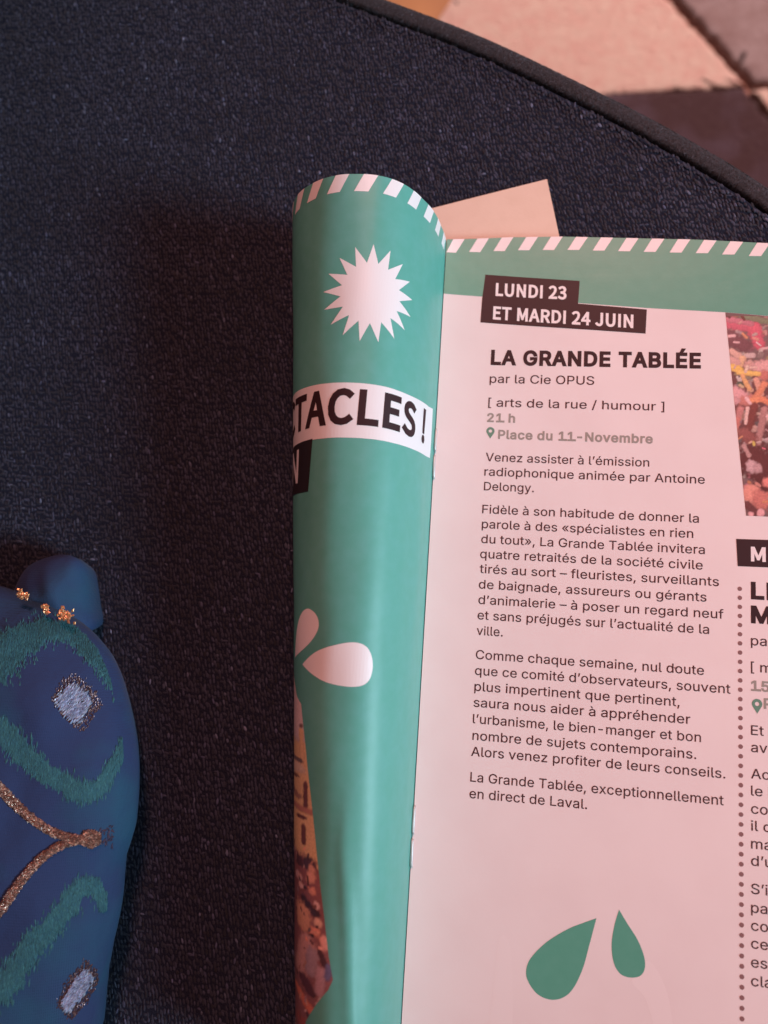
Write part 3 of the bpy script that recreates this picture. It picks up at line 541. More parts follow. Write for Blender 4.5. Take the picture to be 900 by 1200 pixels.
for fpn in ([(54.5, -99), (58.5, -105), (60, -115), (59, -122), (54.5, -122), (56, -114), (54, -107), (51, -103.5)], [(21.5, -98), (24, -100), (25, -112), (24.5, -122), (20, -122), (20.5, -110)]):
    lay('faint_print', [smooth(fpn)], flat, .016, 6, M_ghost, right)

for sx_, sy_, sr_ in ((47.2, -12.9, .42), (59.8, -34.2, .38)):
    lay('smudge', [[(sx_ + sr_ * (1.3 if t % 2 else .7) * math.cos(t * .785 + .4), sy_ + sr_ * .55 * math.sin(t * .785)) for t in range(8)]], flat, .03, 6, M_dot, right)

# printed photographs: small coloured areas blended on a fine mesh
def paint(name, f, left_of, right_of, y0, y1, nu, nv, blobs, base, mt, parent, lift):
    V = []; P = []
    for j in range(nv + 1):
        Y = y0 + (y1 - y0) * j / nv; a, b = left_of(Y), right_of(Y)
        for i in range(nu + 1):
            x = a + (b - a) * i / nu; P.append((x, Y)); V.append(f(x, Y, lift))
    P = np.array(P); C = np.tile(np.array(base), (len(P), 1)).astype(float)
    rr = random.Random(5); extra = []
    pal = [c for q in blobs for c in [q[-1]] if max(q[2:-1]) < 3]
    mid = [c for c in pal if .12 < c[1] < .6]
    if left_of(y0) > 0:
        for _ in range(420):
            Y = rr.uniform(y0, y1); x = left_of(Y) + rr.uniform(0, 16); t = rr.uniform(0, 6.28); l = rr.uniform(.1, 1.4)
            dark = rr.random() < .45; c = np.array(rr.choice(mid)) * (rr.uniform(.25, .5) if dark else rr.uniform(.5, .95))
            c = c * .7 + c.mean() * .3
            extra.append(((x, Y), (x + l * math.cos(t), Y + l * math.sin(t)), rr.uniform(.3, .85), tuple(c)))
    n_bg = len(extra)
    for _ in range(110):
        Y = rr.uniform(y0, y1); a, b = left_of(Y), right_of(Y); x = rr.uniform(a, b) if b - a < 40 else (a + rr.uniform(0, 14) if a > 0 else b - rr.uniform(0, 14))
        if a < 0 and Y > -77: continue
        t = rr.uniform(0, 6.28); l = rr.uniform(.2, 1.6); c = np.array(rr.choice(pal)) * rr.uniform(.6, 1.25)
        extra.append(((x, Y), (x + l * math.cos(t), Y + l * math.sin(t)), rr.uniform(.18, .5), tuple(c)))
    for bl in list(blobs[:1]) + extra[:n_bg] + [q if len(q) == 5 else (q[0], q[1], q[2], (q[3][0], q[3][1] * .84, q[3][2] * .86)) for q in blobs[1:]] + extra[n_bg:]:
        (ax, ay), (bx, by) = bl[0], bl[1]
        rx, ry, c = (bl[2], bl[2], bl[3]) if len(bl) == 4 else (bl[2], bl[3], bl[4])
        near = np.nonzero((P[:, 0] > min(ax, bx) - 1.6 * rx) & (P[:, 0] < max(ax, bx) + 1.6 * rx) & (P[:, 1] > min(ay, by) - 1.6 * ry) & (P[:, 1] < max(ay, by) + 1.6 * ry))[0]
        if not len(near): continue
        Q = P[near]; q = (Q - [ax, ay]) / [rx, ry]; d = np.array([(bx - ax) / rx, (by - ay) / ry]); L = d @ d
        t = np.clip((q @ d) / L, 0, 1) if L > 1e-9 else np.zeros(len(Q))
        dist = np.hypot(*(q - t[:, None] * d).T)
        jag = np.array([noise.noise(Vector((p[0] * 1.3, p[1] * 1.3, rx * 7))) for p in Q]) * .35
        w = np.clip((1.05 + jag - dist) / .38, 0, 1)[:, None]
        shade = (1.12 - .28 * np.clip(dist, 0, 1) ** 2 - .1 * np.clip(q[:, 1], -1, 1) * -1)[:, None]
        C[near] = C[near] * (1 - w) + np.array(c) * shade * w
    nz = np.array([noise.noise(Vector((p[0] * 2.2, p[1] * 2.2, 3))) for p in P]) * .22 + np.array([noise.noise(Vector((p[0] * 5, p[1] * 5, 9))) for p in P]) * .14
    C = np.clip(C * (1 + nz[:, None]), .004, .9)
    F = [(j * (nu + 1) + i, j * (nu + 1) + i + 1, (j + 1) * (nu + 1) + i + 1, (j + 1) * (nu + 1) + i) for j in range(nv) for i in range(nu)]
    o = mesh(name, V, F, mt, parent)
    ca = o.data.color_attributes.new('ink', 'FLOAT_COLOR', 'POINT')
    ca.data.foreach_set('color', np.hstack([C, np.ones((len(C), 1))]).ravel())
    return o
ph = paint('photo_print', flat, lambda Y: 75.81 + (71.14 - 75.81) * (Y - 2.85) / (54.64 - 2.85), lambda Y: 112, 3.0, 53.7, 200, 260, [(q[0], q[1], q[2] * (1 if q[2] > 8 else 1.55), q[3]) for q in CROWD_R], (.20, .12, .12), M_photo, right, .03)
ph['label'] = 'printed colour photo of a crowd with raised hands'
# its sloping upper edge follows the header: a thin wedge of the same picture fills the gap
wedge = lay('photo_edge', [[(71.2, 53.7), (112, 53.7), (81, 53.75), (71.14, 54.6)]], flat, .028, 4, mat('photo_edge_print', (.17, .10, .10), .42, .5), right)
PL = [(-36.8, -113.2), (-33.4, -108.3), (-30.4, -104.3), (-29.55, -102.1), (-31.0, -97.7), (-32.77, -90.4), (-36.17, -78.0), (-39.36, -66.1), (-42.47, -55.6), (-45.37, -47.6), (-48.42, -46.0), (-52, -42), (-55, -38.5)]
ph2 = paint('photo_print', roll, lambda Y: -96, lambda Y: float(np.interp(Y, [p[1] for p in PL], [p[0] for p in PL])), -118, -38.5, 190, 260, [((-q[0][0], q[0][1]), (-q[1][0], q[1][1]), q[2] * 1.25, q[3] * 1.25, (q[4][0], q[4][1] * .78, q[4][2] * .66)) for q in CROWD_L], (.62, .52, .50), M_photo, left, .03)
ph2['label'] = 'printed photo of old houses above a street crowd'
# left page: band, tag, lettering, star, drops
band = [(-5.6, 26.0), (-5.9, 13.2)] + [(-x, 12.9 - .9 * min(1, (x - 6) / 20) - (.0 if x < 60 else 0)) for x in range(10, 110, 4)] + [(-x, 24.5 + .012 * (x - 30) + (1.2 * ((24 - x) / 18) if x < 24 else 0)) for x in range(106, 6, -4)]
lay('title_band', [band], roll, .04, .8, M_white, left)
lay('lettering', text_loops('SPECTACLES', -81.55, 15.3, -17.79, 15.35, 7.45, 'head', 38), roll, .085, .7, M_dark, left)
lay('lettering', text_loops('!', -14.05, 15.6, -11.95, 15.6, 7.6, 'head', 34), roll, .085, .7, M_dark, left)
lay('title_tag', [[(-46.3, 12.25), (-46.9, .25), (-90, 1.2), (-90, 12.1)]], roll, .05, .8, M_black, left)
lay('lettering', [[(-58.4 + p[0], 3.1 + p[1]) for p in l] for l in text_loops('N', 0, 0, 5.9, 0, 7.5, 'head', 20)], roll, .09, .7, M_white, left)
cx, cy = -34.6, 45.9
st = []
for k in range(34):
    t = math.radians(92.5 - k * 360 / 34); r = (11.7 if k % 2 == 0 else 7.2)
    st.append((cx + r * math.cos(t), cy + r * math.sin(t)))
lay('star_motif', [st], roll, .035, .7, M_white, left)
lay('drop_motif', [smooth([(-50.5, -37.6, 1), (-49.3, -31.5), (-47.2, -27.8), (-44.2, -26.3), (-41.2, -27.6), (-40.3, -30.3), (-42.3, -33.3), (-46.0, -35.7)])], roll, .035, .7, M_white, left)
lay('drop_motif', [smooth([(-45.6, -38.8, 1), (-41.3, -36.0), (-36.7, -34.2), (-31.5, -33.0), (-28.3, -34.0), (-26.8, -37.3), (-27.4, -40.9), (-30.3, -42.4), (-36.4, -42.1), (-41.5, -40.6)])], roll, .035, .7, M_white, left)

# staples
def tube(name, P, r, mt, parent, n=8, squash=1.0):
    V = []; F = []
    for i, p in enumerate(P):
        a = Vector(P[max(0, i - 1)]); b = Vector(P[min(len(P) - 1, i + 1)]); t = (b - a).normalized()
        u = t.cross(Vector((0, 0, 1))); u = u.normalized() if u.length > .1 else Vector((1, 0, 0)); w = u.cross(t)
        for k in range(n):
            q = Vector(p) + u * r * math.cos(2 * math.pi * k / n) + w * r * squash * math.sin(2 * math.pi * k / n); V.append(tuple(q))
    for i in range(len(P) - 1):
        for k in range(n): F.append((i * n + k, i * n + (k + 1) % n, (i + 1) * n + (k + 1) % n, (i + 1) * n + k))
    F += [tuple(range(n))[::-1], tuple((len(P) - 1) * n + k for k in range(n))]
    return mesh(name, V, F, mt, parent, True)
for ya, yb, yc, yd in ((21.9, 16.1, 14.9, 9.2), (-70.9, -77.0, -78.2, -84.3)):
    e = thing('staple', '', ''); del e['label']; del e['category']; e.parent = mag
    for p, q in ((ya, yb), (yd, yc)):
        s = 1 if p > q else -1
        tube('staple_leg', [(.30, p + .1 * s, .7), (.28, p, 1.25), (.26, p - .5 * s, 1.5), (.22, (p + q) / 2, 1.62), (.2, q + .6 * s, 1.58), (.2, q, 1.3)], .32, M_steel, e)

# ------------------------------------------------------------------ pale card under the booklet
sx, sy = 29.84 - 26.12, 78.83 - 95.25
l1 = math.hypot(sx, sy); dx, dy = sx / l1, sy / l1
ux, uy = -29.61 / math.hypot(29.61, 7.9), -7.9 / math.hypot(29.61, 7.9)
def cardf(u, v, l): return 26.12 + ux * u + dx * v, 95.25 + uy * u + dy * v, -4.95 + l + .25 * math.sin(u / 20)
card = sheet('paper_card', cardf, 20, 20, 0, 68, 0, 90, .12, M_card, None)
card['label'] = 'plain pale pink card sticking out from under the top edge of the open booklet'; card['category'] = 'card'

# ------------------------------------------------------------------ upholstered seat
M_seat = mat('navy_upholstery_base', (.0140, .0175, .0320), .95, .1, [(2500, .8, .0004)])
M_thread = mat('navy_chenille_thread', (.02, .02, .03), .7, .35, [(5000, .9, .0002)], attr='yarn', sheen=.1)
M_welt = mat('navy_welt', (.026, .026, .034), .8, .3, [(1400, .9, .0005), (500, .5, .0008)], (900, (.012, .012, .017), .35, .6), sheen=.2)
OUT = [(-27, 158.6), (6.8, 142.4), (40.7, 122.9), (64.3, 107.9), (86.8, 91), (108, 69), (124, 35), (132, -50), (118, -150), (80, -215), (-100, -240), (-280, -225), (-345, -100), (-345, 60), (-330, 200), (-250, 250), (-150, 222), (-75, 181)]
OUT = OUT[::-1]
def closed(P, n):
    out = []; N_ = len(P)
    for i in range(N_):
        p0, p1, p2, p3 = (np.array(P[(i + k) % N_], float) for k in (-1, 0, 1, 2))
        for k in range(n):
            u = k / n; out.append(.5 * (2 * p1 + (p2 - p0) * u + (2 * p0 - 5 * p1 + 4 * p2 - p3) * u * u + (3 * p1 - p0 - 3 * p2 + p3) * u ** 3))
    return np.array(out)
OC = closed(OUT, 24)
tg = np.roll(OC, -1, 0) - np.roll(OC, 1, 0); tg /= np.hypot(*tg.T)[:, None]
nrm = np.stack([-tg[:, 1], tg[:, 0]], 1)
ctr = np.array([-90., -20.])
if ((ctr - OC[0]) @ nrm[0]) < 0: nrm = -nrm
def ring(d, z): return [(p[0] + q[0] * d, p[1] + q[1] * d, z) for p, q in zip(OC, nrm)]
def loft(name, rings, mt, parent, cap=False):
    n = len(OC); V = [v for r in rings for v in r]; F = []
    for j in range(len(rings) - 1):
        for i in range(n): F.append((j * n + i, j * n + (i + 1) % n, (j + 1) * n + (i + 1) % n, (j + 1) * n + i))
    if cap: F.append(tuple((len(rings) - 1) * n + i for i in range(n)))
    return mesh(name, V, F, mt, parent, True)
SZ = -5.75
seat = thing('upholstered_seat', 'dark navy woven upholstered seat with a piped edge, under the booklet and the blue cushion', 'seat', (0, 0, 0))
inner = ring(14, SZ)
rings = [ring(6.2, -8.2), ring(6.7, -7.2), ring(7.4, -6.6), ring(8.6, -6.15), ring(10.6, -5.85), inner]
for k in range(1, 10):
    f = k / 10; rings.append([(p[0] * (1 - f) + ctr[0] * f, p[1] * (1 - f) + ctr[1] * f, SZ) for p in inner])
loft('seat_top', rings, M_seat, seat, True)
loft('welt', [ring(6.5, -8.3), ring(6.3, -7.2), ring(5.9, -6.5), ring(5.1, -6.15), ring(3.6, -6.05), ring(2.0, -6.3), ring(.8, -7.0), ring(.1, -8.6), ring(.2, -11.2), ring(1.2, -12.4)], M_welt, seat)
loft('seat_side', [ring(1.0, -11.8), ring(.2, -16), ring(-.5, -40), ring(0, -90), ring(6, -200), ring(14, -330)], M_welt, seat)
# chenille threads: real little tufts laid on the seat
def threads():
    px_, py_ = .90, 1.36
    C0 = []
    # polygon test through the inner ring
    poly = np.array([(p[0] + q[0] * 7.6, p[1] + q[1] * 7.6) for p, q in zip(OC, nrm)])
    xs = np.arange(-190, 100, px_); ys = np.arange(-140, 190, py_)
    X, Y = np.meshgrid(xs, ys); X = X + ((np.arange(len(ys)) % 2) * px_ / 2)[:, None]
    sk = -.30
    X = X.ravel(); Y = Y.ravel(); X = X + sk * -Y * .35
    X = X + rng.normal(0, .12, X.size); Y = Y + rng.normal(0, .30, Y.size)
    c = np.zeros(X.size, bool)
    for i in range(len(poly)):
        a, b = poly[i - 1], poly[i]
        if a[1] == b[1]: continue
        c ^= ((a[1] > Y) != (b[1] > Y)) & (X < (b[0] - a[0]) * (Y - a[1]) / (b[1] - a[1]) + a[0])
    keep = c & ~((X > 4) & (Y < 72)) & (X > -182)
    X, Y = X[keep], Y[keep]; n = X.size
    left_mix = np.clip((-60 - X) / 60, 0, 1)
    ang = np.radians(-74 + rng.normal(0, 9, n) + 10 * np.clip((X + 20) / 60, 0, 1) * -1 * -1)
    low = np.clip((60 - Y) / 60, 0, 1); flip = rng.random(n) < .03 + .38 * left_mix * low; ang[flip] += np.radians(62)
    ln = rng.uniform(.5, 1.0, n); w = rng.uniform(.20, .36, n); h = rng.uniform(.08, .24, n)
    ca, sa = np.cos(ang), np.sin(ang); tilt = rng.normal(0, .10, n)
    loc = [(-1, 0, -.05), (1, 0, -.05), (-.4, 1, 0), (-.4, -1, 0), (-.4, 0, 1), (.45, 1, 0), (.45, -1, 0), (.45, 0, 1)]
    V = np.zeros((n, 8, 3))
    for k, (a, b, t) in enumerate(loc):
        u = a * ln; v = b * w
        V[:, k, 0] = X + u * ca - v * sa; V[:, k, 1] = Y + u * sa + v * ca
        V[:, k, 2] = SZ + .03 + t * h + (a * tilt if t == 1 else 0)
    T = np.array([(0, 3, 4), (0, 4, 2), (1, 5, 7), (1, 7, 6), (2, 4, 7), (2, 7, 5), (4, 3, 6), (4, 6, 7)])
    F = (T[None] + (np.arange(n) * 8)[:, None, None]).reshape(-1, 3)
    me = bpy.data.meshes.new('thread_weave')
    me.vertices.add(n * 8); me.vertices.foreach_set('co', (V / 1000).ravel())
    me.loops.add(F.size); me.loops.foreach_set('vertex_index', F.ravel().astype(np.int32))
    me.polygons.add(len(F)); me.polygons.foreach_set('loop_start', np.arange(0, F.size, 3, dtype=np.int32)); me.polygons.foreach_set('loop_total', np.full(len(F), 3, dtype=np.int32))
    me.polygons.foreach_set('use_smooth', np.ones(len(F), bool))
    me.update(calc_edges=True)
    base = np.array([.0195, .0240, .0430])
    g = np.exp(rng.normal(0, .42, n)) * (1 + .16 * np.sin(X / 17 + 2 * np.sin(Y / 29)) * np.sin(Y / 21 + X / 60) + .08 * np.sin(X / 6.1 + Y / 8.3) * np.sin(Y / 7.1 - X / 11)); sp = rng.random(n) < .03; g[sp] *= rng.uniform(1.8, 3.2, sp.sum())
    col = base[None] * g[:, None]; col[sp] = col[sp] * np.array([1.1, 1.1, .95])
    ca_ = me.color_attributes.new('yarn', 'FLOAT_COLOR', 'POINT')
    ca_.data.foreach_set('color', np.repeat(np.hstack([col, np.ones((n, 1))]), 8, axis=0).ravel())
    o = link('thread_weave', me, M_thread, seat); o['kind'] = 'stuff'
threads()
def welt_fibres():
    n = 15000; zs = ([0, .1, .8, 2.0, 3.6, 5.1, 5.9, 6.3], [-9, -8.6, -7.0, -6.3, -6.05, -6.15, -6.5, -7.2])
    seen = [i for i, p in enumerate(OC) if -120 < p[0] < 130 and p[1] > 20]
    idx = rng.choice(seen, n); t = rng.random(n); d = rng.uniform(.3, 6.2, n)
    A = OC[idx] * (1 - t)[:, None] + np.roll(OC, -1, 0)[idx] * t[:, None] + nrm[idx] * d[:, None]
    z = np.interp(d, *zs) + .02; dz = np.interp(d + .3, *zs) - np.interp(d - .3, *zs)
    a = rng.uniform(0, math.pi, n); l = rng.uniform(.35, .8, n); w = rng.uniform(.12, .2, n)
    N2 = nrm[idx]; T2 = tg[idx]; ux = np.cos(a)[:, None] * T2 + np.sin(a)[:, None] * N2; vx = -np.sin(a)[:, None] * T2 + np.cos(a)[:, None] * N2
    sl = (dz / .6); V = np.zeros((n, 5, 3))
    for k, (p, q, h) in enumerate(((-1, 0, 0), (0, -1, 0), (1, 0, 0), (0, 1, 0), (0, 0, 1))):
        V[:, k, :2] = A + ux * (p * l)[:, None] + vx * (q * w)[:, None]
        V[:, k, 2] = z + (np.sin(a) * p * l + np.cos(a) * q * w) * sl + h * .16
    T = np.array([(0, 1, 4), (1, 2, 4), (2, 3, 4), (3, 0, 4)]); F = (T[None] + (np.arange(n) * 5)[:, None, None]).reshape(-1, 3)
    me = bpy.data.meshes.new('welt_nap'); me.from_pydata((V / 1000).reshape(-1, 3).tolist(), [], F.tolist())
    col = np.array([.026, .028, .036])[None] * np.exp(rng.normal(0, .45, n))[:, None]
    ca_ = me.color_attributes.new('yarn', 'FLOAT_COLOR', 'POINT'); ca_.data.foreach_set('color', np.repeat(np.hstack([col, np.ones((n, 1))]), 5, axis=0).ravel())
    o = link('welt_nap', me, M_thread, seat, True); o['kind'] = 'stuff'
welt_fibres()

# ------------------------------------------------------------------ blue embroidered cushion
M_vel = mat('blue_satin', (.024, .042, .115), .8, .2, [(2600, .3, .0002), (70, .25, .005)], (40, (.020, .070, .13), .46, .68), sheen=.05, ribs=(.00036, .22))
M_chen = mat('green_chenille', (.03, .16, .17), .85, .15, attr='yarn', sheen=.05)
M_silver = mat('silver_thread', (.55, .57, .72), .35, .6, metal=.35, attr='yarn')
M_copper = mat('copper_lurex', (.45, .22, .14), .33, .6, metal=.65, attr='yarn')
cush = thing('cushion', 'blue satin cushion with green embroidered waves, copper cords and silver diamonds, at the left edge', 'cushion', (-118, -85, -5))
CO = (-118.0, -88.0)
edge_px = [(0, 684), (20, 692), (40, 703), (62, 708), (80, 718), (98, 730), (112, 743), (126, 760), (137, 783), (145, 808), (151, 832), (156, 858), (159, 885), (159.5, 915), (158, 945), (155, 972), (149, 992), (143, 1010), (141, 1035), (139, 1060), (134, 1088), (127, 1118), (121, 1150), (118, 1180), (115, 1215)]
E_ = [at(x - 5, y + 2, 11) for x, y in edge_px] + [(-72, -136), (-84, -150), (-108, -160), (-140, -156), (-166, -130), (-172, -90), (-160, -52), (-138, -31), (-120, -25)]
ang_ = np.array([math.atan2(y - CO[1], x - CO[0]) for x, y in E_]); rad_ = np.array([math.hypot(x - CO[0], y - CO[1]) for x, y in E_])
o_ = np.argsort(ang_); ang_, rad_ = ang_[o_], rad_[o_]
def crad(t):
    t = (t + math.pi) % (2 * math.pi) - math.pi
    return float(np.interp(t, np.concatenate([ang_ - 2 * math.pi, ang_, ang_ + 2 * math.pi]), np.tile(rad_, 3)))
def cz(x, y):
    dx_, dy_ = x - CO[0], y - CO[1]; r = min(1, math.hypot(dx_, dy_) / crad(math.atan2(dy_, dx_)))
    fold = .9 * math.sin(x * .16 + y * .05) * math.sin(y * .11) + .9 * noise.noise(Vector((x / 8, y / 14, 2))) - .8 * math.exp(-((x + 100 + .3 * (y + 70) + 5 * math.sin(y / 9)) / 2.2) ** 2) * (1 - r ** 4) * (1 - r ** 4)
    crease = -2.2 * math.exp(-(((y + 43) - .25 * (x + 100)) / 4.0) ** 2) * math.exp(-((x + 78) / 14) ** 2)
    return 11 + 19 * (1 - r ** 2.4) ** .52 + fold + crease * (1 - r ** 6)
def on_cush(px, py, lift=.15):
    z = 25
    for _ in range(14): x, y = at(px, py, z); z = z * .5 + .5 * cz(x, y)
    return x, y, z + lift
V, F = [], []
NA, NR = 180, 44
for j in range(NR + 1):
    r = (j / NR) ** .6
    for i in range(NA):
        t = 2 * math.pi * i / NA; R_ = crad(t) * r; x, y = CO[0] + R_ * math.cos(t), CO[1] + R_ * math.sin(t)
        V.append((x, y, cz(x, y) if j < NR else 11))
for k, (r, z) in enumerate(((1.0, 8), (.975, 4), (.93, 0), (.86, -3.5), (.78, -5.2), (.3, -5.3))):
    for i in range(NA):
        t = 2 * math.pi * i / NA; R_ = crad(t) * r; V.append((CO[0] + R_ * math.cos(t), CO[1] + R_ * math.sin(t), z))
for j in range(NR + 6):
    for i in range(NA): F.append((j * NA + i, j * NA + (i + 1) % NA, (j + 1) * NA + (i + 1) % NA, (j + 1) * NA + i))
cob = mesh('cover', [(x + 118, y + 85, z + 5) for x, y, z in V], [f[::-1] for f in F], M_vel, cush, True)

def stitches(name, spots, mt, cols, parent, length, width, height, off=(118, 85, 5)):
    """spots: (x, y, z, angle) in mm; each stitch a little ridged thread"""
    V = []; F = []; C = []
    for (x, y, z, a) in spots:
        l = length * random.uniform(.6, 1.3) / 2; w = width * random.uniform(.7, 1.2) / 2; h = height * random.uniform(.5, 1.4)
        c, s = math.cos(a), math.sin(a); b = len(V); k = random.uniform(-.25, .25)
        for u, v, t in ((-l, 0, 0), (0, -w, 0), (0, w, 0), (l, 0, 0), (-l * .2, 0, h), (l * .4, 0, h * (1 + k))):
            V.append((x + u * c - v * s + off[0], y + u * s + v * c + off[1], z + t + off[2]))
        F += [(b, b + 1, b + 4), (b, b + 4, b + 2), (b + 4, b + 1, b + 5), (b + 4, b + 5, b + 2), (b + 5, b + 1, b + 3), (b + 5, b + 3, b + 2)]
        cc = np.array(random.choice(cols)) * math.exp(random.gauss(0, .16)) * (2.2 if name.startswith('copper_cord') and random.random() < .06 else 1); C += [(*np.clip(cc, 0, .95), 1)] * 6  # a few cord stitches get a brighter colour as painted-in copper glints
    o = mesh(name, V, F, mt, parent)
    ca = o.data.color_attributes.new('yarn', 'FLOAT_COLOR', 'POINT'); ca.data.foreach_set('color', np.array(C).ravel())
    return o
def along(P, n):
    P = np.array(P, float); d = np.concatenate([[0], np.cumsum(np.hypot(*np.diff(P, axis=0)[:, :2].T))])
    t = np.linspace(0, d[-1], n); X = np.stack([np.interp(t, d, P[:, k]) for k in range(P.shape[1])], 1)
    k = np.ones(9) / 9
    Xp = np.vstack([np.tile(X[0], (4, 1)), X, np.tile(X[-1], (4, 1))]); X = np.stack([np.convolve(Xp[:, c], k, 'valid') for c in range(X.shape[1])], 1)
    g = np.gradient(X[:, :2], axis=0); g /= np.hypot(*g.T)[:, None]
    return X, g
def wave(P, dens, cols):
    X, g = along(P, 160); sp = []
    for _ in range(int(dens * 1.5)):
        i = random.randrange(160); wd = X[i, 2] / 2 * 1.1
        u = random.uniform(-1, 1); u = random.gauss(0, .52) if random.random() < .45 else u * .8; u += .5 * noise.noise(Vector((i * .12, 1, P[0][1]))) 
        px = X[i, 0] - g[i, 1] * u * wd; py = X[i, 1] + g[i, 0] * u * wd
        x, y, z = on_cush(px, py, -.02)
        if math.hypot(x - CO[0], y - CO[1]) > .99 * crad(math.atan2(y - CO[1], x - CO[0])): continue
        sp.append((x, y, z, math.radians(-84 + random.gauss(0, 8))))
    return stitches('green_wave', sp, M_chen, cols, cush, 1.9, .42, .14)
GR = [(.034, .112, .135), (.04, .122, .135), (.03, .095, .125)]
wave([(-14, 790, 42), (0, 770, 46), (22, 755, 38), (45, 740, 28), (65, 737, 22), (80, 742, 18), (95, 753, 17), (110, 768, 20), (125, 784, 22), (137, 800, 20), (146, 820, 14)], 5200, GR)
wave([(-14, 848, 26), (5, 860, 28), (22, 878, 26), (38, 895, 20), (55, 908, 17), (72, 916, 18), (88, 926, 22), (103, 932, 20), (118, 922, 16), (128, 904, 12), (140, 886, 12), (152, 866, 12)], 4200, GR)
wave([(-14, 1172, 26), (2, 1158, 28), (18, 1142, 26), (28, 1122, 24), (40, 1104, 26), (58, 1088, 22), (74, 1072, 20), (84, 1052, 20), (96, 1038, 17), (108, 1036, 16), (118, 1046, 13), (122, 1066, 9)], 3800, GR)
COP = [(.42, .22, .16), (.34, .18, .14), (.30, .16, .13), (.75, .50, .40), (.26, .14, .12)]
def cord(P, dens):
    X, g = along(P, 120); sp = []
    for _ in range(dens):
        i = random.randrange(120); u = random.uniform(-1, 1); wd = X[i, 2] / 2 * .82
        x, y, z = on_cush(X[i, 0] - g[i, 1] * u * wd, X[i, 1] + g[i, 0] * u * wd, .05 + .38 * math.sqrt(1 - u * u))
        sp.append((x, y, z, math.atan2(-g[i, 1], g[i, 0]) + random.choice((.6, -.6)) + random.gauss(0, .2)))
    return stitches('copper_cord', sp, M_copper, COP, cush, 1.15, .5, .35)
cord([(-12, 912, 13), (2, 925, 13), (18, 942, 12), (36, 958, 11), (56, 972, 10), (75, 980, 10), (92, 983, 9), (108, 984, 8)], 1900)
cord([(-12, 1082, 12), (0, 1068, 12), (14, 1048, 12), (30, 1026, 11), (48, 1006, 10), (66, 993, 10), (84, 986, 9), (100, 984, 9)], 1700)
cord([(98, 982, 20), (108, 983, 26), (115, 983, 18), (118, 983, 10)], 420)
# faded copper patch between the knot and the edge
sp = []
for _ in range(45):
    u = random.random() * .6; px = 116 + 26 * u; py = 980 + random.uniform(-1, 1) * (6 + 12 * u); x, y, z = on_cush(px, py, .04); sp.append((x, y, z, random.uniform(0, 3.1)))
stitches('faded_cord', sp, M_chen, [(.05, .045, .085), (.065, .048, .075)], cush, 1.6, .5, .12)
def diamond(Pin, Pout):
    def fill(P, n, lift, test=None):
        P = np.array(P, float); lo, hi = P.min(0), P.max(0); out = []
        while len(out) < n:
            q = rng.uniform(lo, hi)
            q = q + rng.normal(0, 1.6, 2)
            if inside(q - rng.normal(0, 1.3, 2), [tuple(p) for p in P]) and not (test and inside(q, test)): out.append(q)
        return [(*on_cush(q[0], q[1], lift), math.radians(random.choice((52, 56, 60)) + random.gauss(0, 8))) for q in out]
    d = stitches('diamond_border', fill(Pout, 900, .05), M_copper, [(.16, .08, .08), (.20, .10, .095), (.11, .07, .09)], cush, .9, .35, .1)
    stitches('diamond_centre', fill(Pin, 700, .3), M_silver, [(.50, .52, .68), (.62, .64, .78), (.35, .38, .55)], cush, 1.6, .35, .3)
diamond([(84, 801), (96, 808), (108, 822), (98, 838), (92, 848), (80, 842), (66, 822), (74, 810)], [(83, 789), (100, 798), (120, 824), (104, 848), (97, 857), (80, 846), (59, 820), (70, 802)])
diamond([(99, 1135), (110, 1149), (97, 1166), (81, 1185), (73, 1178), (82, 1158)], [(101, 1124), (117, 1146), (103, 1172), (84, 1195), (66, 1178), (78, 1150)])
# folded corner behind the cushion, with its little copper threads
fp = [(8, 708), (17, 690), (24, 675), (34, 663), (50, 655), (70, 650), (85, 652), (93, 661), (97, 682), (100, 705), (102, 738), (70, 742), (36, 732)]
fc = at(62, 700, 10); V = []; F = []
rim = closed([at(x, y, 5) for x, y in fp], 5); nr = len(rim)
for j in range(9):
    r = 1 - j / 9
    for p in rim:
        x = fc[0] + (p[0] - fc[0]) * r; y = fc[1] + (p[1] - fc[1]) * r
        V.append((x + 118, y + 85, 5 + 5 + 5.5 * (1 - r ** 1.6) ** .8 + .5 * math.sin(x * .8 + y * .4) * (1 - r)))
for z, r in ((1, .97), (-2, .9), (-5, .82)):
    for p in rim: V.append((fc[0] + (p[0] - fc[0]) * r + 118, fc[1] + (p[1] - fc[1]) * r + 85, z + 5))
for j in range(8):
    for i in range(nr): F.append((j * nr + i, j * nr + (i + 1) % nr, (j + 1) * nr + (i + 1) % nr, (j + 1) * nr + i))
F.append(tuple(8 * nr + i for i in range(nr)))
for a, b in ((9, 0), (10, 9), (11, 10)):
    for i in range(nr): F.append((a * nr + i, a * nr + (i + 1) % nr, b * nr + (i + 1) % nr, b * nr + i))
mesh('folded_corner', V, F, M_vel, cush, True)
sp = []
for cx_, cy_, r_, n_ in ((26, 697, 6, 60), (53, 713, 5, 40), (76, 720, 8, 90)):
    for _ in range(n_):
        px = cx_ + random.gauss(0, r_ * .45) ; py = cy_ + random.gauss(0, r_ * .4) + (px - cx_) * .25
        z = 16 if r_ != 8 else 15.5
        x, y = at(px, py, z + 2.5); sp.append((x, y, z + 2.5, random.uniform(0, 3.1)))
stitches('copper_tuft', sp, M_copper, [(.75, .36, .16), (.85, .45, .22), (.6, .28, .15)], cush, 1.1, .8, .2)

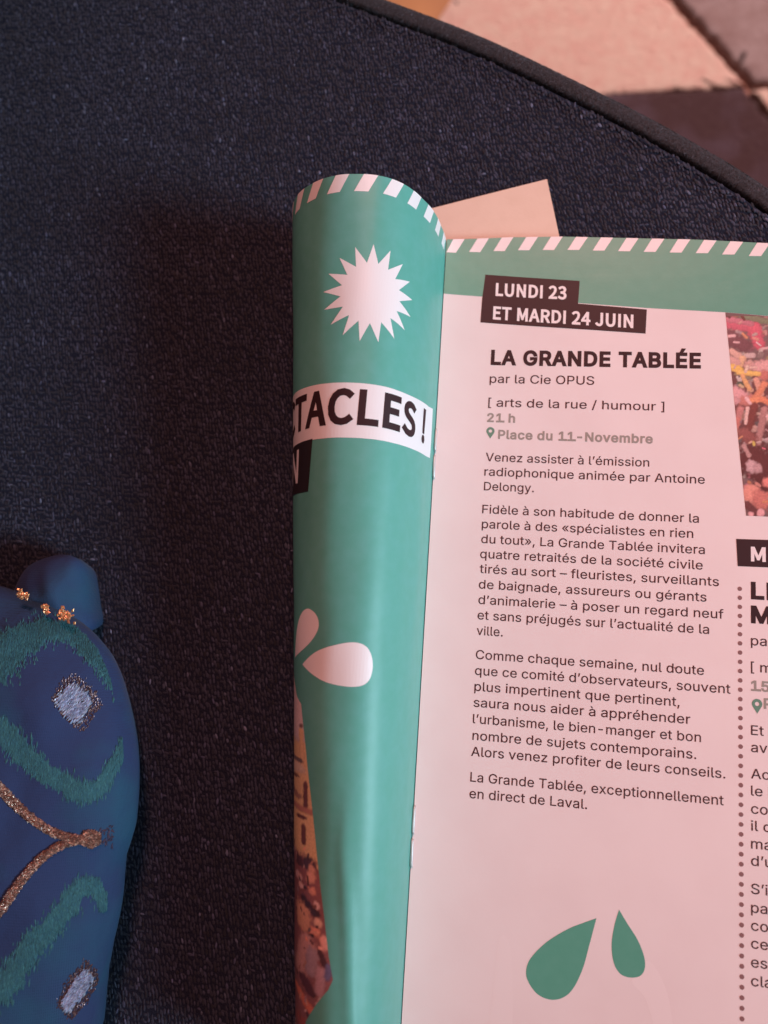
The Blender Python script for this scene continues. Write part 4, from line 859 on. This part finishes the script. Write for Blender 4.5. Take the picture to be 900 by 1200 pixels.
# ------------------------------------------------------------------ floor and rug far below the seat
FZ = -420
def floor_plank():
    M_floor = mat('oak_floor', (.42, .20, .085), .45, .5, [(90, .2, .001)], (25, (.35, .16, .07), .35, .65))
    V, F = grid(30, 30, lambda u, v: (-1500 + 3000 * u, -1500 + 3000 * v, FZ - 12.0))
    o = mesh('floor', V, F, M_floor); o['kind'] = 'structure'
floor_plank()
rug = thing('rug', 'rug of pale pink, taupe and dark plum patches on the floor beyond the seat', 'rug', (130, 450, FZ - 12))
M_rb = mat('rug_backing', (.34, .17, .135), .95, .1, [(300, .6, .003)])
M_pile = [mat('rug_pile_pink', (.60, .44, .37), .95, .1, [(160, .35, .004), (900, .8, .002)], (120, (.57, .35, .30), .35, .65), sheen=.3),
          mat('rug_pile_taupe', (.29, .21, .21), .95, .1, [(160, .35, .004), (900, .8, .002)], (60, (.22, .14, .135), .35, .65), sheen=.3),
          mat('rug_pile_plum', (.066, .037, .052), .95, .1, [(160, .35, .004), (900, .8, .002)], (30, (.045, .017, .02), .4, .6), sheen=.3)]
def patch(name, P, mt, label, drop=0):
    """a raised tufted area with an uneven edge"""
    n = 40; rimp = []
    for i in range(len(P)):
        a, b = P[i - 1], P[i]; L_ = math.hypot(b[0] - a[0], b[1] - a[1]); k = max(2, int(L_ / 3))
        for j in range(k):
            t = j / k; w = 1.2
            rimp.append((a[0] + (b[0] - a[0]) * t + random.gauss(0, w) * .6, a[1] + (b[1] - a[1]) * t + random.gauss(0, w) * .6))
    c = (sum(p[0] for p in rimp) / len(rimp), sum(p[1] for p in rimp) / len(rimp)); m_ = len(rimp); V = []; F = []
    prof_ = [(1.0, -11), (1.0, -3), (.992, -1.2), (.98, -.3), (.96, 0), (.9, 0)]
    for f, z in prof_:
        for p in rimp: V.append((c[0] + (p[0] - c[0]) * f - 130, c[1] + (p[1] - c[1]) * f - 450, z + 12 - drop))
    for j in range(len(prof_) - 1):
        for i in range(m_): F.append((j * m_ + i, j * m_ + (i + 1) % m_, (j + 1) * m_ + (i + 1) % m_, (j + 1) * m_ + i))
    F.append(tuple((len(prof_) - 1) * m_ + i for i in range(m_)))
    o = mesh(name, V, F, mt, rug, True); o['label'] = label
BP = [(-100, 300), (-100, 437), (-59, 512), (-44, 541), (42, 700), (380, 700), (380, 300)]
V = [(x - 130, y - 450, 4) for x, y in BP] + [(x - 130, y - 450, 0) for x, y in BP]
F = [tuple(range(7))[::-1]] + [(i, (i + 1) % 7, 7 + (i + 1) % 7, 7 + i) for i in range(7)]
bk = mesh('rug_backing', V, F, M_rb, rug)
patch('rug_patch', [(-60, 512), (-45, 541), (40, 700), (62, 636), (144.6, 524), (207, 441), (70, 437.5), (-100, 437.5)], M_pile[0], 'pale pink patch')
patch('rug_patch', [(152.5, 529), (72, 640), (50, 700), (380, 700), (380, 444), (214, 444)], M_pile[1], 'taupe patch')
patch('rug_patch', [(-100, 439), (70, 439), (206, 439.5), (222, 415), (262, 368), (300, 300), (-100, 300)], M_pile[2], 'dark plum patch', .8)
patch('rug_patch', [(211, 437), (380, 438), (380, 340), (290, 336), (228, 415)], M_pile[0], 'pale pink corner patch')
